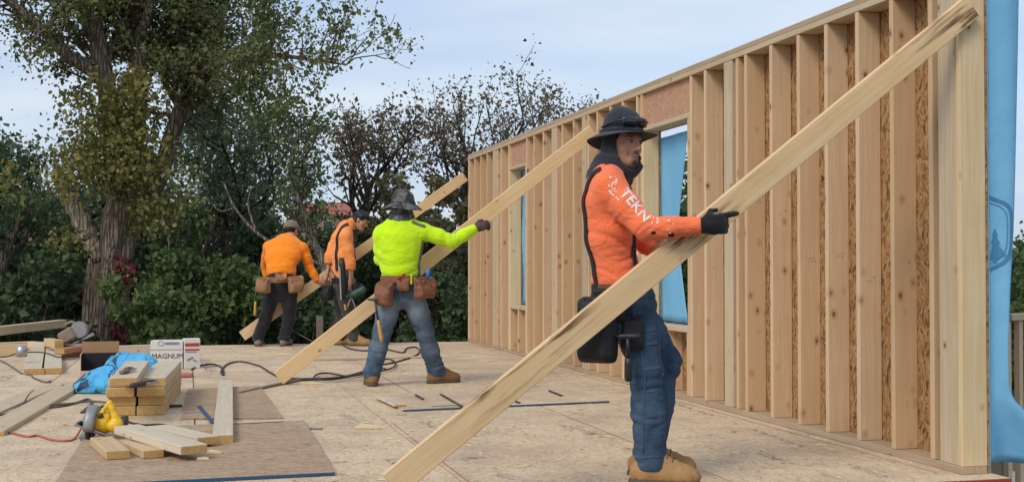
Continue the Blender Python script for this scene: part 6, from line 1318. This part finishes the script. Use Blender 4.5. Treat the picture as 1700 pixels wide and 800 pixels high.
# ---- bundle of blue wrap
def bundle():
    P = [FL(120, 643, .03), FL(150, 637, .06), FL(188, 630, .09), FL(204, 614, .16), FL(220, 606, .20), FL(240, 606, .23), FL(254, 608, .22)]; P = [p for p in P]
    a0 = FL(120, 646, 0); lo = np.min(P, 0) - .3; hi = np.max(P, 0) + .32; lo[2] = -.02; F = Field(lo, hi, .013); rs = [.03, .085, .125, .125, .10, .07, .04]; s_ = unit(np.cross(ZV, P[3] - P[1]))
    for i in range(len(P) - 1): F.loft([(P[i], s_, rs[i] * 1.25, rs[i] * .95), (P[i + 1], s_, rs[i + 1] * 1.25, rs[i + 1] * .95)], .04)
    for (x, y, z, rr) in ((170, 640, .05, .10), (195, 640, .06, .10), (140, 644, .04, .07)): F.ell(FL(x, y, z), (RV, HV, ZV), (rr * 1.5, rr * 1.2, rr * .9), .05)
    F.warp(folds(.022, .24, RV + ZV * .7, 3, .4)).warp(folds(.006, .15, RV * .6 - ZV + HV * .4, 8, .4)); F.cut((0, 0, .003), -ZV)
    g = G('blue_wrap_bundle'); v = g.obj(False); n = g.noise(v, 6, 3); sep = g.n('ShaderNodeSeparateXYZ', {0: v}); wv = g.noise(v, 5.0, 2, .4, .6)
    d1 = g.math('ABSOLUTE', g.math('ADD', g.math('SUBTRACT', sep.outputs[0], -.04), g.math('MULTIPLY', g.math('SUBTRACT', wv, .5), .3))); st = g.math('MULTIPLY', g.math('LESS_THAN', d1, .035), g.math('GREATER_THAN', d1, .012))
    d2 = g.math('ADD', sep.outputs[0], g.math('MULTIPLY', g.math('SUBTRACT', g.noise(v, 9, 1), .5), .25)); lg = g.math('MULTIPLY', g.math('MULTIPLY', g.math('LESS_THAN', d2, -.20), g.math('GREATER_THAN', d2, -.36)), g.math('GREATER_THAN', g.noise(v, 7, 1, .4, 1.0), .50))
    col = g.mix(g.math('MAXIMUM', st, lg), g.mix(g.fac(n, .3, .7), (.06, .36, .66), (.10, .46, .76)), (.02, .055, .10)); m = g.bsdf(col, .42, g.noise(v, 16, 3, .5, 1.2), .9, .03, **{'Specular IOR Level': .4})
    tag(F.build('blue_wrap_bundle', m, None), 'crumpled bundle of blue house wrap lying against the lumber stack', 'wrap')
bundle()
# ---- boxes
def open_box():
    c = FL(166, 626); root = empty('cardboard_box', c, 'open brown cardboard box with black lining behind the blue bundle', 'box'); d = unit(RV * .96 + HV * .28); e = np.array([-d[1], d[0], 0]); w, dp, h, t = .33, .32, .22, .008; zc0 = ZV * (h / 2 + .002)
    board('back_panel', c + e * dp / 2 + zc0 + ZV * .05, d, ZV, w, h + .10, t, M['card'], root, .001); board('side_panel', c - d * w / 2 + zc0, e, ZV, dp, h, t, M['card_side'], root, .001); board('side_panel', c + d * w / 2 + zc0, e, ZV, dp, h, t, M['card_side'], root, .001)
    board('front_panel', c - e * dp / 2 + ZV * .04, d, ZV, w, .07, t, M['card_side'], root, .001); board('bottom_panel', c + ZV * .006, d, e, w - .02, dp - .02, t, M['card_in'], root, .001)
    board('lining', c + e * (dp / 2 - .007) + zc0, d, ZV, w - .02, h - .01, .003, M['card_in'], root, .0005); board('lining', c + d * (w / 2 - .007) + zc0, e, ZV, dp - .02, h - .01, .003, M['card_in'], root, .0005); board('lining', c - d * (w / 2 - .007) + zc0, e, ZV, dp - .02, h - .01, .003, M['card_in'], root, .0005)
open_box()
def white_box():
    zc = 12.6; c = FL(285, 612); d = unit(RV * .985 + HV * .16); e = np.array([-d[1], d[0], 0]); pm = FPX / c.dot(HV); wf, wsd, h = 52 / pm, .22, 46 / pm; root = empty('carton', c, 'white printed carton of nails with black lettering and a red-topped end', 'box')
    cc = c - d * .05; MB().box(cc + e * wsd / 2 + ZV * (h / 2 + .002), d, e, wf, wsd, h, .003).build('carton_body', M['white_card'], root)
    cs = cc + d * (wf / 2 + .004); dd = unit(d * .8 + e * .6)
    o0 = cc - d * wf / 2; nr = -e * .004
    decal_text('lettering', 'MAGNUM', .070, o0 + d * .012 + ZV * .105 + nr, d, ZV, e, None, M['print_black'], root, 0, 0)
    wobj('divider_line', [o0 + nr + ZV * .19, o0 + d * wf + nr + ZV * .19, o0 + d * wf + nr + ZV * .195, o0 + nr + ZV * .195], [[0, 1, 2, 3]], M['print_grey'], root)
    n = 14; cen = o0 + d * .10 + ZV * .255 + nr; V = [cen + (d * math.cos(a) + ZV * math.sin(a)) * rr for rr in (.022, .028) for a in np.linspace(0, 2 * math.pi, n, endpoint=False)]; wobj('round_mark', V, [[i, (i + 1) % n, n + (i + 1) % n, n + i] for i in range(n)], M['print_grey'], root)
    MB().box(o0 + d * .21 + ZV * .255 + nr, d, ZV, .14, .022, .001, .0002).build('print_bar', M['print_grey'], root)
    # second carton beside it, turned, red print
    r2 = empty('carton', cs + d * .1, 'slim carton with red print standing at the right of the white carton', 'box'); d2 = unit(RV * .93 + HV * .36); e2 = np.array([-d2[1], d2[0], 0]); w2 = 26 / pm; c2 = cs + d2 * (w2 / 2 + .008) + e2 * .05; MB().box(c2 + ZV * (h / 2 + .012), d2, e2, w2, .12, h + .02, .003).build('carton_body', M['white_card'], r2)
    f = c2 - e2 * .062; MB().box(f + ZV * (h * .86), d2, ZV, w2 * .9, h * .12, .002, .0003).box(f + ZV * (h * .68), d2, ZV, w2 * .9, h * .06, .002, .0003).build('red_print', M['print_red'], r2); MB().box(f + ZV * (h * .60) - d2 * .01, d2, ZV, w2 * .7, h * .03, .002, .0003).box(f + ZV * (h * .35) - d2 * .02, d2 + ZV * .5, ZV, w2 * .4, h * .07, .002, .0003).box(f + ZV * (h * .28) + d2 * .03, d2 - ZV * .6, ZV, w2 * .3, h * .05, .002, .0003).build('dark_print', M['print_grey'], r2)
    rg = MB().box(FL(310, 622, .02), d, e, .12, .10, .035, .01).build('rag', plain('red_rag', (.42, .16, .12), .9)); tag(rg, 'small faded red pad in front of the slim carton', 'pad')
white_box()
# ---- lumber pile, far left
lay('lumber', 'long timber lying on top of the far left pile', 'lumber', (-60, 586), (104, 562), .12, .11, 'cut', .0, 'timbers of the far left pile', tilt=(.16, .16)); lay('lumber', 'thick timber under the long one at the far left', 'lumber', (-40, 592), (44, 590), .16, .13, 'cut', .0, 'timbers of the far left pile'); lay('lumber', 'timber beneath the left half of the long one', 'lumber', (-50, 585), (60, 580), .2, .10, 'cut', .0, 'timbers of the far left pile')
lay('lumber', 'left one of two pale boards pointing at the camera', 'lumber', (56, 622), (64, 580), .185, .06, 'cut_pale', 0, 'pale boards by the far left pile'); lay('lumber', 'right one of two pale boards pointing at the camera', 'lumber', (86, 621), (88, 580), .185, .06, 'cut_pale', 0, 'pale boards by the far left pile')
lay('offcut', 'small block on top of the far left pile', 'offcut', (80, 574), (98, 578), .10, .09, 'cut', .10); lay('offcut', 'pale block between the long timber and the tools', 'offcut', (52, 577), (80, 578), .13, .07, 'cut_pale', .06)
lay('lumber', 'reddish board beneath the grey tool', 'lumber', (96, 594), (150, 588), .14, .06, 'redwood', 0, 'reddish boards'); lay('lumber', 'upper reddish board beside the cardboard box', 'lumber', (98, 588), (146, 580), .12, .06, 'redwood', .064, 'reddish boards')
lay('lumber', 'low pale timber on the deck between the cardboard box and the carton', 'lumber', (196, 588), (254, 586), .10, .10, 'cut_pale', 0)
lay('plank', 'long pale plank pointing at the blue bundle, farther of two on the left', 'plank', (-30, 690), (88, 640), .185, .015, 'stud_pale', 0, 'long planks at the left'); lay('plank', 'long pale plank whose end lies under the blue bundle', 'plank', (-20, 724), (116, 646), .185, .03, 'stud_pale', 0, 'long planks at the left')
def miter():
    c = FL(118, 590); b = c + ZV * .13; n = empty('table_saw_head', c, 'dusty grey power tool resting on the reddish boards at the left', 'power tool'); up = ZV
    MB().box(b + ZV * .10 - RV * .03, unit(RV * .8 + ZV * .5), HV, .19, .16, .15, .02).build('motor_housing', M['oldwood'], n); MB().tube([b + RV * .10 + ZV * .17 - HV * .05, b + RV * .10 + ZV * .17 + HV * .03], .095, 14).build('blade_guard', M['tool_grey'], n, False); MB().tube([b + RV * .26 + ZV * .12, b + RV * .05 + ZV * .02, b - RV * .06 + ZV * .0], .018, 7).build('rail', M['metal'], n, True); MB().box(b + RV * .14 + ZV * .03, unit(RV - ZV * .6), HV, .22, .05, .03).build('arm', M['tool_dark'], n); MB().box(b + RV * .02 + ZV * .0, RV, HV, .3, .14, .02).build('base_plate', M['metal'], n); MB().tube([b - RV * .08 + ZV * .22, b - RV * .0 + ZV * .26, b + RV * .06 + ZV * .24], .018, 7).build('handle', M['oldwood'], n, True)
miter()
MB0 = MB().lathe([(.05, 0), (.055, .05), (.05, .10), (.03, .11)], FL(36, 592, .12), RV, HV, 14).build('tin_can', M['metal'], None, True); tag(MB0, 'small shiny tin standing on the far left timbers', 'can')

# ---- circular saw
def saw():
    c = FL(168, 732); n = empty('circular_saw', c, 'yellow corded circular saw with grey blade guard standing on the deck', 'saw'); P = lambda px, py, dz=0.0: W(px, py, c.dot(HV) + dz)
    bl = unit(RV * .90 - HV * .42); th = unit(np.cross(bl, ZV)); tl = unit(ZV + RV * .22)     # blade plane
    ax = unit(RV * .93 + HV * .1 - ZV * .1); b0 = P(152, 702); a1 = unit(ZV * .95 + RV * .2); a2 = unit(np.cross(ax, a1)); a1 = np.cross(a2, ax)
    g = MB(); N_ = 14; V = []
    for (rr, xo) in ((.10, -.025), (.104, -.015), (.104, .02), (.10, .03), (.04, .03)):     # upper guard: half drum
        for i in range(N_ + 1): a = -.35 + (math.pi + .7) * i / N_; V.append(b0 + ax * xo + (a2 * math.cos(a) + a1 * math.sin(a)) * rr)
    g.add(V, [[j * (N_ + 1) + i, j * (N_ + 1) + i + 1, (j + 1) * (N_ + 1) + i + 1, (j + 1) * (N_ + 1) + i] for j in range(4) for i in range(N_)]); gu = g.build('upper_guard', M['tool_grey'], n, True); md = gu.modifiers.new('thickness', 'SOLIDIFY'); md.thickness = .004
    bd = MB().lathe([(.088, -.001), (.088, .001)], b0, a2, a1, 36).build('blade', M['metal'], n); MB().lathe([(.09, -.012), (.094, 0.0), (.09, .012)], b0 - a1 * .012 - ax * .003, a2, a1, 24).build('lower_guard', M['dark_metal'], n, True)
    MB().box(b0 - a1 * .045 + ax * .045, unit(ax * .9 - ZV * .35), a2, .26, .14, .004, .001).build('base_plate', M['metal'], n)
    mt = b0 + ax * .06; MB().lathe([(.045, -.04), (.052, 0), (.052, .07), (.047, .10), (.03, .11)], mt, a2, a1, 18).build('gear_case', M['tool_grey'], n, True)
    MB().lathe([(.056, 0), (.064, .02), (.064, .085), (.058, .09)], mt + ax * .05 + ZV * .012, a2, a1, 18).build('motor_housing', M['yellow'], n, True); MB().lathe([(.052, 0), (.05, .02), (.04, .04)], mt + ax * .142 + ZV * .012, a2, a1, 18).build('motor_cap', M['tool_dark'], n, True)
    F = Field(b0 - .25, b0 + .32, .008); h0 = P(190, 706, -.02); F.chain([P(197, 703, -.02), P(191, 690, -.02), P(186, 677, -.02), P(182, 668, -.02)], [.030, .021, .017, .015], .012).chain([P(182, 668, -.02), P(176, 675, -.02), P(170, 685, -.02), P(163, 691, -.02)], [.014, .012, .014, .018], .01).ell(h0, (RV, HV, ZV), (.05, .045, .04), .015).cone(h0, P(201, 714, -.02), .034, .030, .015); F.build('handle', M['yellow'], n, 0)
    MB().tube([P(164, 691, -.05), P(170, 688, -.05)], .014, 8).build('trigger', M['tool_dark'], n, True); MB().tube([P(141, 703, -.02), P(133, 701, -.06), P(130, 702, -.08)], [.01, .011, .009], 7).build('guard_lever', M['tool_dark'], n, True); MB().tube([P(137, 730, .0), P(148, 718), P(155, 712)], [.03, .035, .03], 9).build('dust_port', M['tool_grey'], n, True); MB().tube([P(160, 727, -.06), P(172, 730, -.06), P(178, 731, -.06)], [.018, .02, .014], 9).build('knob', M['red_plastic'], n, True)
    MB().tube([P(124, 705, -.04), P(150, 712, -.05), P(182, 724, -.06)], .006, 6).build('rip_fence', M['metal'], n, True)
saw()
# ---- cords and hoses
cord('black cord of the yellow saw trailing behind the offcuts', [(202, 707), (215, 706), (240, 705), (262, 704), (280, 706), (288, 712), (286, 720)], .007, 'rubber', 0, lift={0: .05, 1: .02})
cord('faded orange extension cord running in from the left to the saw', [(-20, 712), (10, 716), (45, 724), (62, 722), (85, 729), (110, 731), (124, 727), (138, 716)], .007, 'orange_cord', 0, lift={7: .04})
cord('long dusty cord looping across the left of the deck', [(-15, 670), (30, 670), (80, 676), (120, 670), (145, 662), (152, 668), (140, 680), (135, 684), (150, 680), (176, 672)], .008, 'grey_rubber')
cord('second dusty cord crossing the long planks', [(-15, 690), (12, 686), (30, 676), (45, 667), (70, 672), (110, 670), (150, 666), (180, 668)], .008, 'grey_rubber', .012)
cord('cord curl at the left edge below the long planks', [(-15, 708), (20, 708), (32, 700), (26, 692), (12, 693), (5, 688), (30, 682), (48, 655), (56, 648)], .008, 'grey_rubber', .004)
cord('thin cord wandering from the left edge to the pale boards', [(-10, 594), (5, 600), (22, 610), (35, 619), (50, 622), (58, 628), (76, 634), (84, 632)], .008, 'grey_rubber')
cord('thin black cord over the pale boards of the far left pile', [(-10, 592), (10, 592), (30, 586), (60, 584), (78, 586), (96, 592), (112, 591)], .007, 'rubber', .064)
cord('black air hose snaking from the cartons to the foot of the second brace', [(318, 613), (330, 607), (352, 604), (368, 610), (371, 622), (367, 616), (378, 604), (400, 600), (430, 607), (452, 620), (480, 630), (540, 629)], .009, 'rubber')
cord('black air hose looping round the feet of the lime-shirted worker', [(480, 628), (530, 628), (570, 625), (610, 614), (630, 606), (655, 601), (685, 592), (697, 583), (690, 576), (675, 578), (668, 585), (640, 580), (605, 582), (580, 578), (565, 570)], .009, 'rubber')
cord('small loop of black hose left of the lime-shirted worker', [(605, 618), (575, 626), (545, 630), (522, 628), (527, 621), (545, 619), (575, 624), (600, 621), (650, 611), (655, 600), (640, 596), (625, 606), (640, 612)], .009, 'rubber', .012)
cord('black hose rising to the brace between the far workers', [(530, 575), (522, 573), (526, 566), (535, 571), (545, 571), (565, 568)], .008, 'rubber')
cord('hose hanging from the far brace beside the bending worker', [W(520, 532, 16.5), W(498, 527, 16.5), W(481, 538, 16.5), W(484, 548, 16.5), W(500, 556, 16.5), FL(524, 569, .01)] and [(W(505, 525, 16.5), 0), (W(484, 534, 16.5), 0), (W(481, 543, 16.5), 0), (W(492, 552, 16.5), 0), (W(510, 562, 16.45), 0), (FL(526, 572, .01), 0)], .009, 'grey_rubber')
